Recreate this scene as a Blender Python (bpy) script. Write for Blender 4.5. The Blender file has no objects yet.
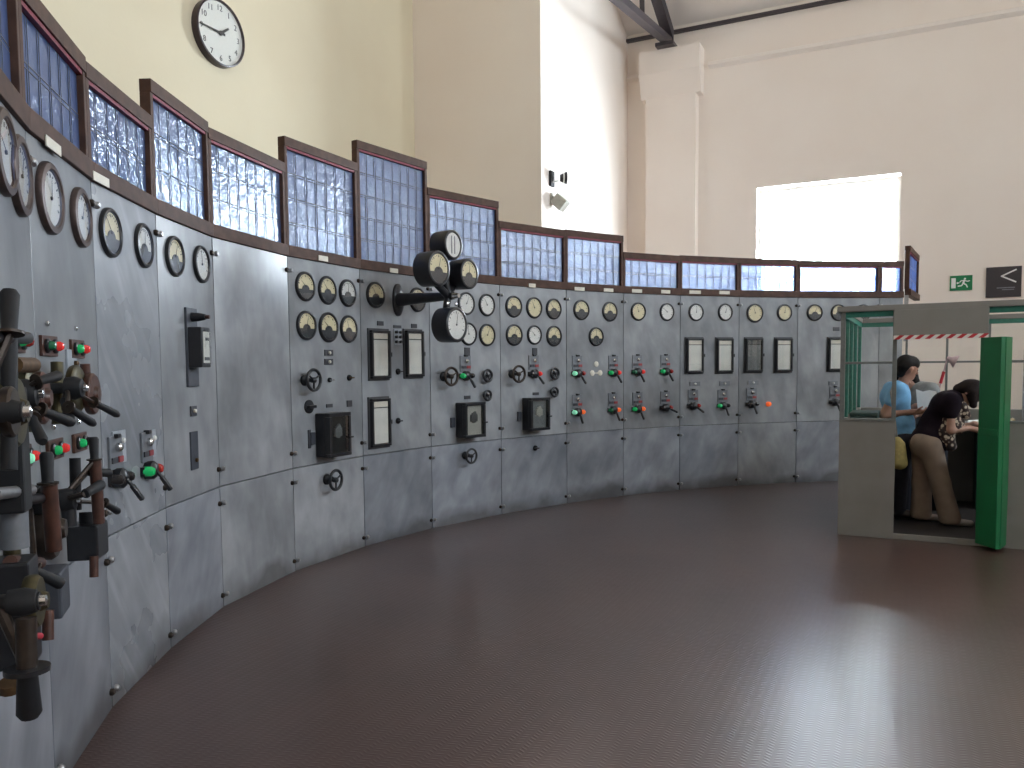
import bpy, bmesh, math, random
import numpy as np
from mathutils import Matrix, Vector
random.seed(7)
S = bpy.context.scene
COL = S.collection
V = Vector
# ---------------------------------------------------------------- camera
FPX, PITCH, ROLL, CX, CY, EYE = 805.8, .0638, -.0107, 489.8, 417.9, 1.6
def set_camera():
    cd = bpy.data.cameras.new('camera'); co = bpy.data.objects.new('camera', cd); COL.objects.link(co)
    R, U, F = V((1, 0, 0)), V((0, math.sin(PITCH), math.cos(PITCH))), V((0, math.cos(PITCH), -math.sin(PITCH)))
    c, s = math.cos(ROLL), math.sin(ROLL)
    R2, U2 = R * c + U * s, U * c - R * s
    m = Matrix((R2, U2, -F)).transposed().to_4x4(); m.translation = (0, 0, EYE)
    co.matrix_world = m
    cd.sensor_width = 36; cd.lens = FPX / 1024 * 36
    cd.shift_x = (512 - CX) / 1024; cd.shift_y = (CY - 384) / 1024
    cd.clip_start = .05; cd.clip_end = 200
    S.camera = co
set_camera()
# ---------------------------------------------------------------- room frame (x along the far wall, y towards it)
RA = math.radians(-26.8)
E1 = V((math.cos(RA), math.sin(RA), 0)); E2 = V((-math.sin(RA), math.cos(RA), 0))
ROOM = Matrix.Rotation(RA, 4, 'Z')
C_FAR, C_CLOCK, C_BLOCK, C_STEP, C_RIGHT, C_BACK = 14.93, -6.70, -4.59, 10.8, 8.0, -5.0
EAVE, RIDGE_C, RIDGE = 7.7, 5.0, 12.0
FARWIN = (-2.25, 0.0, 2.55, 4.67)                       # c1 from, c1 to, z from, z to
RWIN = [(.2, .9), (3.0, 3.7), (5.8, 6.5), (8.6, 9.3), (12.6, 13.2)]   # openings in the right-hand wall (c2 from, to)
RWZ = (4.5, 6.9)
# ---------------------------------------------------------------- world, daylight, exposure
SKY = 105.0
def set_light():
    w = bpy.data.worlds.new('world'); S.world = w; w.use_nodes = True
    b = w.node_tree.nodes['Background']; b.inputs[0].default_value = (.79, .90, 1.0, 1); b.inputs[1].default_value = SKY
    def portal(name, loc, direction, sx, sy):
        ld = bpy.data.lights.new(name, 'AREA'); ld.shape = 'RECTANGLE'; ld.size = sx; ld.size_y = sy; ld.cycles.is_portal = True
        o = bpy.data.objects.new(name, ld); COL.objects.link(o)
        z = -direction; x = V((0, 0, 1)).cross(z).normalized(); y = z.cross(x)
        m = Matrix((x, y, z)).transposed().to_4x4(); m.translation = loc; o.matrix_world = m
    x0, x1, z0, z1 = FARWIN
    portal('window_daylight', E1 * ((x0 + x1) / 2) + E2 * (C_FAR + .42) + V((0, 0, (z0 + z1) / 2)), -E2, x1 - x0, z1 - z0)
    for a, b_ in RWIN:
        portal('window_daylight', E1 * (C_RIGHT + .42) + E2 * ((a + b_) / 2) + V((0, 0, sum(RWZ) / 2)), -E1, b_ - a, RWZ[1] - RWZ[0])
    S.view_settings.view_transform = 'Standard'; S.view_settings.look = 'None'
    S.view_settings.gamma = 1; S.view_settings.use_curve_mapping = False
    S.view_settings.exposure = -0.55
    cy = S.cycles
    cy.max_bounces = 10; cy.diffuse_bounces = 6; cy.glossy_bounces = 4; cy.transmission_bounces = 6; cy.transparent_max_bounces = 12
    cy.caustics_reflective = False; cy.caustics_refractive = False; cy.sample_clamp_indirect = 8
set_light()
# ---------------------------------------------------------------- pixel -> ray
def ray(x, y):
    u, v = (x - CX) / FPX, (y - CY) / FPX
    c, s = math.cos(ROLL), math.sin(ROLL)
    u, v = u * c + v * s, -u * s + v * c
    return V((u, math.cos(PITCH) - v * math.sin(PITCH), -math.sin(PITCH) - v * math.cos(PITCH)))
def on_plane(x, y, n, c):
    d = ray(x, y); o = V((0, 0, EYE)); return o + d * ((c - o.dot(n)) / d.dot(n))
def on_far(x, y, off=0): return on_plane(x, y, E2, C_FAR - off)
def room(p): return V((p.dot(E1), p.dot(E2), p.z))
# ---------------------------------------------------------------- materials
class N:
    def __init__(s, name):
        s.m = bpy.data.materials.new(name); s.m.use_nodes = True; s.t = s.m.node_tree
        s.p = s.t.nodes['Principled BSDF']; s.out = s.t.nodes['Material Output']
    def n(s, typ, **kw):
        nd = s.t.nodes.new(typ)
        for k, v in kw.items():
            if k.startswith('i_'):
                key = k[2:]; key = int(key) if key.isdigit() else key.replace('_', ' ')
                if isinstance(v, bpy.types.NodeSocket): s.t.links.new(v, nd.inputs[key])
                else: nd.inputs[key].default_value = v
            else: setattr(nd, k, v)
        return nd
    def l(s, a, b): s.t.links.new(a, b)
    def set(s, **kw):
        for k, v in kw.items():
            k = k.replace('_', ' ')
            if isinstance(v, bpy.types.NodeSocket): s.l(v, s.p.inputs[k])
            else: s.p.inputs[k].default_value = v
    def math(s, op, a, b=0.0, c=0.0):
        nd = s.t.nodes.new('ShaderNodeMath'); nd.operation = op
        for i, x in enumerate((a, b, c)):
            if isinstance(x, bpy.types.NodeSocket): s.l(x, nd.inputs[i])
            else: nd.inputs[i].default_value = x
        return nd.outputs[0]
    def ramp(s, fac, *stops):
        r = s.n('ShaderNodeValToRGB'); s.l(fac, r.inputs[0]); e = r.color_ramp.elements
        while len(e) < len(stops): e.new(.5)
        for el, (p, c) in zip(e, stops): el.position = p; el.color = (*c, 1)
        return r.outputs[0]
    def coord(s, which='Object', scale=(1, 1, 1), rot=(0, 0, 0), jitter=0):
        tc = s.n('ShaderNodeTexCoord'); out = tc.outputs[which]
        if jitter:
            oi = s.n('ShaderNodeObjectInfo'); a = s.n('ShaderNodeVectorMath', operation='SCALE', i_0=(17, 31, 11)); s.l(s.math('MULTIPLY', oi.outputs['Random'], jitter), a.inputs['Scale'])
            ad = s.n('ShaderNodeVectorMath', operation='ADD', i_0=out, i_1=a.outputs[0]); out = ad.outputs[0]
        mp = s.n('ShaderNodeMapping', i_Vector=out); mp.inputs['Scale'].default_value = scale; mp.inputs['Rotation'].default_value = rot
        return mp.outputs[0]
    def bump(s, h, strength=.2, dist=.01):
        b = s.n('ShaderNodeBump', i_Height=h); b.inputs['Strength'].default_value = strength; b.inputs['Distance'].default_value = dist
        s.l(b.outputs[0], s.p.inputs['Normal']); return b.outputs[0]
def plain(name, col, rough=.5, metal=0, vary=.12, scale=30, bump=0, spec=.5):
    m = N(name); co = m.coord()
    nz = m.n('ShaderNodeTexNoise', i_Vector=co); nz.inputs['Scale'].default_value = scale; nz.inputs['Detail'].default_value = 3
    lo = tuple(c * (1 - vary) for c in col); hi = tuple(min(1, c * (1 + vary)) for c in col)
    m.set(Base_Color=m.ramp(nz.outputs[0], (.3, lo), (.7, hi)), Roughness=rough, Metallic=metal)
    m.p.inputs['Specular IOR Level'].default_value = spec
    if bump: m.bump(nz.outputs[0], bump, .004)
    return m.m
def glow(name, col, strength):
    m = N(name); m.set(Base_Color=(*col, 1), Roughness=.15, Emission_Color=(*col, 1), Emission_Strength=strength); return m.m
def plaster(name, c, c2):
    m = N(name); co = m.coord('Object')
    n1 = m.n('ShaderNodeTexNoise', i_Vector=co); n1.inputs['Scale'].default_value = .55; n1.inputs['Detail'].default_value = 5
    n2 = m.n('ShaderNodeTexNoise', i_Vector=co); n2.inputs['Scale'].default_value = 26; n2.inputs['Detail'].default_value = 4
    m.set(Base_Color=m.ramp(n1.outputs[0], (.3, c2), (.62, c)), Roughness=.85); m.bump(n2.outputs[0], .12, .006); return m.m
def marble(name, dark, mid, light, rot, stretch=.45, rough=.28, streak=.12):
    m = N(name); co = m.coord('Object', jitter=1.0); raw = m.coord('Object')
    cloud = m.n('ShaderNodeTexNoise', i_Vector=co); cloud.inputs['Scale'].default_value = 2.0; cloud.inputs['Detail'].default_value = 3.5; cloud.inputs['Roughness'].default_value = .55
    mr = m.n('ShaderNodeMapping', i_Vector=co); mr.inputs['Rotation'].default_value = (0, 0, -rot)
    mp = m.n('ShaderNodeMapping', i_Vector=mr.outputs[0]); mp.inputs['Scale'].default_value = (1, stretch, 1)
    st = m.n('ShaderNodeTexNoise', i_Vector=mp.outputs[0]); st.inputs['Scale'].default_value = 7; st.inputs['Detail'].default_value = 3; st.inputs['Distortion'].default_value = .3
    mx = m.math('ADD', m.math('MULTIPLY', cloud.outputs[0], .62), m.math('MULTIPLY', st.outputs[0], .38))
    rp = m.n('ShaderNodeValToRGB'); rp.color_ramp.interpolation = 'B_SPLINE'; m.l(mx, rp.inputs[0]); e = rp.color_ramp.elements; e.new(.5)
    for el, (p_, c_) in zip(e, ((.22, dark), (.5, mid), (.78, light))): el.position = p_; el.color = (*[x * (1.0 if c_ is mid else (.66 if c_ is dark else 1.38)) for x in c_], 1)
    col = rp.outputs[0]
    mp2 = m.n('ShaderNodeMapping', i_Vector=mr.outputs[0]); mp2.inputs['Scale'].default_value = (1, .12, 1)
    vn = m.n('ShaderNodeTexNoise', i_Vector=mp2.outputs[0]); vn.inputs['Scale'].default_value = 11; vn.inputs['Detail'].default_value = 2
    vein = m.ramp(vn.outputs[0], (.56, (0, 0, 0)), (.86, (1, 1, 1)))
    mix = m.n('ShaderNodeMix', data_type='RGBA'); m.l(m.math('MULTIPLY', vein, streak), mix.inputs[0]); m.l(col, mix.inputs[6]); mix.inputs[7].default_value = (*[min(1, x * 1.7) for x in light], 1)
    # scuffs and grime along the foot of the slabs
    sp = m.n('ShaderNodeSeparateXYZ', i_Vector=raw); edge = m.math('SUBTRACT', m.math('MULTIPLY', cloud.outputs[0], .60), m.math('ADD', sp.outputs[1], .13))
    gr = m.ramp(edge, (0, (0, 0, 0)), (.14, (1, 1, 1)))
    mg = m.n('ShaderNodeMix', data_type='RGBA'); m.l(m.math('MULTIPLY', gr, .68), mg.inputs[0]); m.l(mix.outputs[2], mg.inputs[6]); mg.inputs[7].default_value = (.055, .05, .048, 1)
    oi = m.n('ShaderNodeObjectInfo'); hs = m.n('ShaderNodeHueSaturation'); m.l(mg.outputs[2], hs.inputs['Color']); m.l(m.math('MULTIPLY_ADD', oi.outputs['Random'], .24, .88), hs.inputs['Value'])
    m.set(Base_Color=hs.outputs[0], Roughness=m.math('MULTIPLY_ADD', cloud.outputs[0], .06, rough + .005)); return m.m
def tread_plate():
    m = N('brown_tread_plate'); co = m.coord('Object')
    sp = m.n('ShaderNodeSeparateXYZ', i_Vector=co); x, y = sp.outputs[0], sp.outputs[1]
    P, Q = .042, .024
    row = m.math('FLOOR', m.math('DIVIDE', x, P)); fx = m.math('ABSOLUTE', m.math('SUBTRACT', m.math('FRACT', m.math('DIVIDE', x, P)), .5))
    sgn = m.math('SUBTRACT', m.math('MULTIPLY', m.math('MODULO', m.math('ABSOLUTE', row), 2), 2), 1)
    yy = m.math('ADD', y, m.math('MULTIPLY', m.math('MULTIPLY', sgn, m.math('SUBTRACT', m.math('FRACT', m.math('DIVIDE', x, P)), .5)), .02))
    fy = m.math('ABSOLUTE', m.math('SUBTRACT', m.math('FRACT', m.math('DIVIDE', yy, Q)), .5))
    r = m.math('ADD', m.math('POWER', m.math('MULTIPLY', fx, 2.4), 2), m.math('POWER', m.math('MULTIPLY', fy, 3.4), 2))
    hgt = m.math('MAXIMUM', m.math('SUBTRACT', 1, r), 0)
    nz = m.n('ShaderNodeTexNoise', i_Vector=co); nz.inputs['Scale'].default_value = 1.3; nz.inputs['Detail'].default_value = 6
    n2 = m.n('ShaderNodeTexNoise', i_Vector=co); n2.inputs['Scale'].default_value = 14; n2.inputs['Detail'].default_value = 4
    m.set(Base_Color=m.ramp(nz.outputs[0], (.3, (.058, .030, .024)), (.7, (.084, .045, .037))), Roughness=m.math('MULTIPLY_ADD', n2.outputs[0], .14, .40))
    m.p.inputs['Specular IOR Level'].default_value = .25; m.p.inputs['Coat Weight'].default_value = .95; m.p.inputs['Coat Roughness'].default_value = .275; m.p.inputs['Coat IOR'].default_value = 1.5
    m.l(m.bump(hgt, .5, .0012), m.p.inputs['Coat Normal']); return m.m
def leaded_glass():
    m = N('sky_tinted_ripple_glass'); co = m.coord('Object', jitter=1.0)  # blue of the pane colours stands in for reflected sky
    nz = m.n('ShaderNodeTexNoise', i_Vector=co); nz.inputs['Scale'].default_value = 42; nz.inputs['Detail'].default_value = 3
    n2 = m.n('ShaderNodeTexNoise', i_Vector=co); n2.inputs['Scale'].default_value = 9
    h = m.math('ADD', nz.outputs[0], m.math('MULTIPLY', n2.outputs[0], 1.5))
    b = m.n('ShaderNodeBump', i_Height=h); b.inputs['Strength'].default_value = .55; b.inputs['Distance'].default_value = .012
    gl = m.n('ShaderNodeBsdfGlossy'); gl.inputs['Roughness'].default_value = .10; gl.inputs['Color'].default_value = (.80, .88, 1, 1); m.l(b.outputs[0], gl.inputs['Normal'])
    tr = m.n('ShaderNodeBsdfTransparent'); tr.inputs['Color'].default_value = (.66, .78, 1, 1)
    tl = m.n('ShaderNodeBsdfTranslucent'); tl.inputs['Color'].default_value = (.24, .33, .62, 1)
    df = m.n('ShaderNodeBsdfDiffuse'); df.inputs['Color'].default_value = (.17, .24, .48, 1)
    m1 = m.n('ShaderNodeMixShader', i_0=.5); m.l(tl.outputs[0], m1.inputs[1]); m.l(df.outputs[0], m1.inputs[2])
    m2 = m.n('ShaderNodeMixShader', i_0=.34); m.l(m1.outputs[0], m2.inputs[1]); m.l(tr.outputs[0], m2.inputs[2])
    m3 = m.n('ShaderNodeMixShader', i_0=.22); m.l(m2.outputs[0], m3.inputs[1]); m.l(gl.outputs[0], m3.inputs[2])
    m.l(m3.outputs[0], m.out.inputs[0]); return m.m
def clear_glass(name='clear_glass', tint=(1, 1, 1), refl=1.0):
    m = N(name); tr = m.n('ShaderNodeBsdfTransparent'); tr.inputs['Color'].default_value = (*tint, 1)
    gl = m.n('ShaderNodeBsdfGlossy'); gl.inputs['Roughness'].default_value = .03
    fr = m.n('ShaderNodeFresnel'); fr.inputs['IOR'].default_value = 1.5
    geo = m.n('ShaderNodeNewGeometry'); front = m.math('SUBTRACT', 1, geo.outputs['Backfacing']); mx = m.n('ShaderNodeMixShader'); m.l(m.math('MULTIPLY', m.math('MULTIPLY', fr.outputs[0], front), refl), mx.inputs[0]); m.l(tr.outputs[0], mx.inputs[1]); m.l(gl.outputs[0], mx.inputs[2])
    m.l(mx.outputs[0], m.out.inputs[0]); return m.m
def hazard():
    m = N('red_white_tape'); sp = m.n('ShaderNodeSeparateXYZ', i_Vector=m.coord('Object'))
    t = m.math('FRACT', m.math('DIVIDE', m.math('ADD', sp.outputs[0], m.math('MULTIPLY', sp.outputs[2], -1.2)), .08))
    m.set(Base_Color=m.ramp(m.math('GREATER_THAN', t, .5), (.4, (.8, .76, .7)), (.6, (.5, .03, .04))), Roughness=.5); return m.m
def floral():
    m = N('floral_print'); co = m.coord('Object')
    vo = m.n('ShaderNodeTexVoronoi', i_Vector=co); vo.inputs['Scale'].default_value = 28
    m.set(Base_Color=m.ramp(vo.outputs['Distance'], (.36, (.66, .55, .42)), (.5, (.06, .03, .025)), (.8, (.03, .02, .02))), Roughness=.8); return m.m
M = dict(
    wall=plaster('cream_plaster', (.92, .835, .75), (.88, .78, .69)), wall_yellow=plaster('yellowed_plaster', (.73, .65, .475), (.68, .59, .42)), ceiling=plaster('white_plaster', (.92, .85, .78), (.88, .80, .73)),
    floor=tread_plate(),
    marble_a=marble('grey_marble', (.20, .21, .225), (.262, .275, .292), (.335, .348, .365), .25), marble_b=marble('streaked_marble', (.215, .225, .25), (.28, .295, .325), (.38, .395, .42), .62, .25, .24, .55),
    marble_c=marble('blue_grey_marble', (.18, .195, .225), (.25, .265, .30), (.34, .355, .385), -.5), marble_d=marble('pale_marble', (.22, .232, .25), (.295, .306, .325), (.37, .38, .40), .1),
    wood=plain('brown_painted_wood', (.078, .040, .028), .6, vary=.25, scale=14, spec=.25), redbead=plain('red_bead', (.20, .012, .03), .5), lead=plain('dull_lead', (.07, .085, .12), .45, .2), glass=leaded_glass(),
    black=plain('black_enamel', (.016, .016, .019), .32), blacksatin=plain('black_paint', (.016, .016, .018), .6, spec=.3), brass=plain('aged_brass', (.15, .085, .04), .42, .7, .3), bronze=plain('dark_bronze', (.045, .032, .025), .42, .6, .3), olive=plain('tarnished_brass', (.075, .062, .03), .42, .6, .3), gaugerim=plain('brown_gauge_rim', (.085, .06, .055), .4, .5, .25),
    redbrown=plain('red_brown_insulator', (.075, .03, .02), .4, vary=.3), steel=plain('worn_steel', (.45, .45, .46), .35, .9), chrome=plain('bright_screw', (.75, .75, .74), .22, 1), greymetal=plain('grey_metal', (.20, .21, .23), .45, .3),
    cream=plain('cream_dial_face', (.74, .66, .42), .5, vary=.05), white=plain('white_dial_face', (.80, .80, .76), .5, vary=.04), paper=plain('chart_paper', (.70, .70, .64), .6, vary=.06, scale=8), ink=plain('black_ink', (.02, .02, .02), .6), darkcover=plain('dark_dial_cover', (.035, .037, .042), .4),
    plate_white=plain('cream_nameplate', (.72, .68, .58), .5, vary=.05), plate_dark=plain('dark_nameplate', (.05, .05, .058), .45), plate_red=plain('red_nameplate', (.30, .045, .05), .5), recordergrey=plain('grey_recorder_case', (.055, .055, .06), .5), slate=plain('slate_plate', (.06, .065, .08), .45), platepale=plain('pale_grey_plate', (.36, .39, .43), .4),
    glassclear=clear_glass(refl=1.6), glassrelay=clear_glass('dim_glass', (.86, .86, .84), 4.0), glassbooth=clear_glass('booth_glass', (.985, .99, .985), 1.0), boothcream=plain('cream_bar_paint', (.82, .77, .70), .5),
    g_on=glow('lit_green_lamp', (.015, .42, .12), .35), r_on=glow('lit_red_lamp', (.75, .04, .035), .35), o_on=glow('lit_orange_lamp', (.9, .15, .04), .7), w_on=glow('lit_white_green_lamp', (.3, .85, .55), .5),
    g_off=plain('green_lens', (.02, .16, .07), .2), r_off=plain('red_lens', (.42, .035, .03), .2), dead=plain('dark_lens', (.03, .025, .025), .2),
    boothgrey=plain('grey_booth_paint', (.245, .235, .215), .5, vary=.06, scale=5), boothframe=plain('grey_frame_paint', (.17, .18, .17), .5), teal=plain('teal_frame_paint', (.02, .20, .145), .45), green=plain('green_door_paint', (.008, .155, .052), .42, vary=.1, scale=5), tape=hazard(), darkfloor=plain('dark_rubber', (.03, .025, .024), .6),
    signgreen=plain('exit_green', (.0, .17, .055), .5, vary=.03), signdark=plain('charcoal_sign', (.035, .028, .03), .5, vary=.04), signwhite=plain('sign_white', (.85, .85, .82), .5, vary=.02), clockwhite=plain('clock_face_white', (.80, .80, .74), .5, vary=.02), clockrim=plain('dark_plum_rim', (.03, .014, .02), .35),
    steelbeam=plain('dark_roof_steel', (.05, .04, .045), .55), spotgrey=plain('grey_lamp_housing', (.45, .44, .38), .5),
    skin=plain('skin', (.42, .22, .15), .55, vary=.06), skin2=plain('fair_skin', (.52, .30, .22), .55, vary=.06), hair=plain('dark_hair', (.014, .011, .010), .65, vary=.3, scale=60, bump=.4, spec=.2), hair2=plain('dark_brown_hair', (.016, .009, .009), .65, vary=.3, scale=60, bump=.4, spec=.2),
    blue=plain('light_blue_cotton', (.20, .46, .74), .85, vary=.08, bump=.1), navy=plain('dark_navy_cloth', (.022, .022, .032), .85), blackcloth=plain('black_knit', (.014, .008, .013), .9, bump=.2, spec=.15), beige=plain('beige_trousers', (.30, .225, .17), .85, vary=.1, scale=12), greycloth=plain('grey_shirt', (.26, .27, .27), .85), greysleeve=plain('dark_grey_sleeve', (.13, .13, .135), .85), floral=floral(), shoe=plain('pale_shoe', (.42, .36, .32), .6), darkshoe=plain('dark_shoe', (.03, .025, .025), .5),
    yellow=plain('yellow_cloth_bag', (.52, .42, .16), .85, vary=.15), paperwhite=plain('white_paper', (.85, .84, .80), .7, vary=.02), desk=plain('grey_desk_top', (.16, .16, .16), .5), redpaint=plain('red_paint', (.5, .03, .05), .4), pinkshade=plain('pink_lamp_head', (.55, .40, .42), .4), darkteal=plain('dark_green_case', (.012, .05, .045), .5), tan=plain('tan_leaflet', (.5, .36, .2), .6),
)
# ---------------------------------------------------------------- mesh helpers
class MB:
    def __init__(s): s.v = []; s.f = []
    def add(s, vs, fs):
        o = len(s.v); s.v += [tuple(v) for v in vs]; s.f += [tuple(i + o for i in f) for f in fs]; return s
    def box(s, x0, x1, y0, y1, z0, z1, mat=None):
        vs = [V((x, y, z)) for z in (z0, z1) for y in (y0, y1) for x in (x0, x1)]
        if mat: vs = [mat @ v for v in vs]
        return s.add(vs, [(0, 2, 3, 1), (4, 5, 7, 6), (0, 1, 5, 4), (2, 6, 7, 3), (0, 4, 6, 2), (1, 3, 7, 5)])
    def cbox(s, c, size, mat=None):
        return s.box(c[0] - size[0] / 2, c[0] + size[0] / 2, c[1] - size[1] / 2, c[1] + size[1] / 2, c[2] - size[2] / 2, c[2] + size[2] / 2, mat)
    def lathe(s, prof, seg=20, mat=None, cx=0, cy=0):
        vs = []; fs = []
        for r, z in prof:
            for i in range(seg):
                a = 2 * math.pi * i / seg; vs.append(V((cx + r * math.cos(a), cy + r * math.sin(a), z)))
        for j in range(len(prof) - 1):
            for i in range(seg):
                k = (i + 1) % seg; fs.append((j * seg + i, j * seg + k, (j + 1) * seg + k, (j + 1) * seg + i))
        if prof[0][0] > 1e-6: fs.append(tuple(range(seg - 1, -1, -1)))
        if prof[-1][0] > 1e-6: fs.append(tuple((len(prof) - 1) * seg + i for i in range(seg)))
        if mat: vs = [mat @ v for v in vs]
        return s.add(vs, fs)
    def ring(s, prof, seg=24, mat=None):                      # closed profile swept round z
        n = len(prof); vs = [V((r * math.cos(2 * math.pi * i / seg), r * math.sin(2 * math.pi * i / seg), z)) for i in range(seg) for r, z in prof]
        fs = [(i * n + j, ((i + 1) % seg) * n + j, ((i + 1) % seg) * n + (j + 1) % n, i * n + (j + 1) % n) for i in range(seg) for j in range(n)]
        if mat: vs = [mat @ v for v in vs]
        return s.add(vs, fs)
    def prism(s, poly, z0, z1, mat=None):
        n = len(poly); vs = [V((x, y, z)) for z in (z0, z1) for x, y in poly]
        if mat: vs = [mat @ v for v in vs]
        return s.add(vs, [tuple(range(n - 1, -1, -1)), tuple(range(n, 2 * n))] + [(i, (i + 1) % n, n + (i + 1) % n, n + i) for i in range(n)])
    def tube(s, pts, rad, seg=10):
        pts = [V(p) for p in pts]; rad = rad if isinstance(rad, (list, tuple)) else [rad] * len(pts)
        vs = []; up = None
        for i, p in enumerate(pts):
            t = (pts[min(i + 1, len(pts) - 1)] - pts[max(i - 1, 0)]).normalized()
            if up is None: up = t.orthogonal().normalized()
            up = (up - t * up.dot(t)).normalized(); b = t.cross(up)
            vs += [p + (up * math.cos(2 * math.pi * k / seg) + b * math.sin(2 * math.pi * k / seg)) * rad[i] for k in range(seg)]
        fs = [(i * seg + k, i * seg + (k + 1) % seg, (i + 1) * seg + (k + 1) % seg, (i + 1) * seg + k) for i in range(len(pts) - 1) for k in range(seg)]
        fs += [tuple(range(seg - 1, -1, -1)), tuple((len(pts) - 1) * seg + k for k in range(seg))]
        return s.add(vs, fs)
    def mesh(s, name, mat, smooth=False, bevel=0):
        me = bpy.data.meshes.new(name); me.from_pydata(s.v, [], s.f)
        bm = bmesh.new(); bm.from_mesh(me)
        if bevel: bmesh.ops.bevel(bm, geom=[e for e in bm.edges], offset=bevel, segments=2, profile=.6, affect='EDGES', clamp_overlap=True)
        bmesh.ops.recalc_face_normals(bm, faces=bm.faces)
        if smooth:
            for f in bm.faces: f.smooth = True
            for e in bm.edges:
                if len(e.link_faces) == 2 and e.calc_face_angle(0) > .7: e.smooth = False
        bm.to_mesh(me); bm.free()
        me.materials.append(M[mat] if isinstance(mat, str) else mat); return me
CACHE = {}
def cached(key, fn):
    if key not in CACHE: CACHE[key] = fn()
    return CACHE[key]
def part(name, me, parent=None, mat=None):
    o = bpy.data.objects.new(name, me); COL.objects.link(o)
    if parent: o.parent = parent
    if mat is not None: o.matrix_local = mat
    return o
def tag(o, label, cat, group=None):
    o['label'] = label; o['category'] = cat
    if group: o['group'] = group
    return o
def thing(name, label, cat, mat=None, group=None):
    o = bpy.data.objects.new(name, None); COL.objects.link(o); o.empty_display_size = .05
    if mat is not None: o.matrix_world = mat
    return tag(o, label, cat, group)
def struct(name, me, mat=None, label=None):
    o = part(name, me, None, mat); o['kind'] = 'structure'
    if label: o['label'] = label
    return o
T = Matrix.Translation
def frame(o, x, y, z):
    m = Matrix((x, y, z)).transposed().to_4x4(); m.translation = o; return m
def text_mesh(s, size, mat, depth=.002):
    c = bpy.data.curves.new('text', 'FONT'); c.body = s; c.size = size; c.align_x = 'CENTER'; c.align_y = 'CENTER'; c.extrude = depth
    o = bpy.data.objects.new('text', c); COL.objects.link(o); dg = bpy.context.evaluated_depsgraph_get(); dg.update()
    me = bpy.data.meshes.new_from_object(o.evaluated_get(dg)); bpy.data.objects.remove(o); me.materials.clear(); me.materials.append(M[mat]); return me
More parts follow.
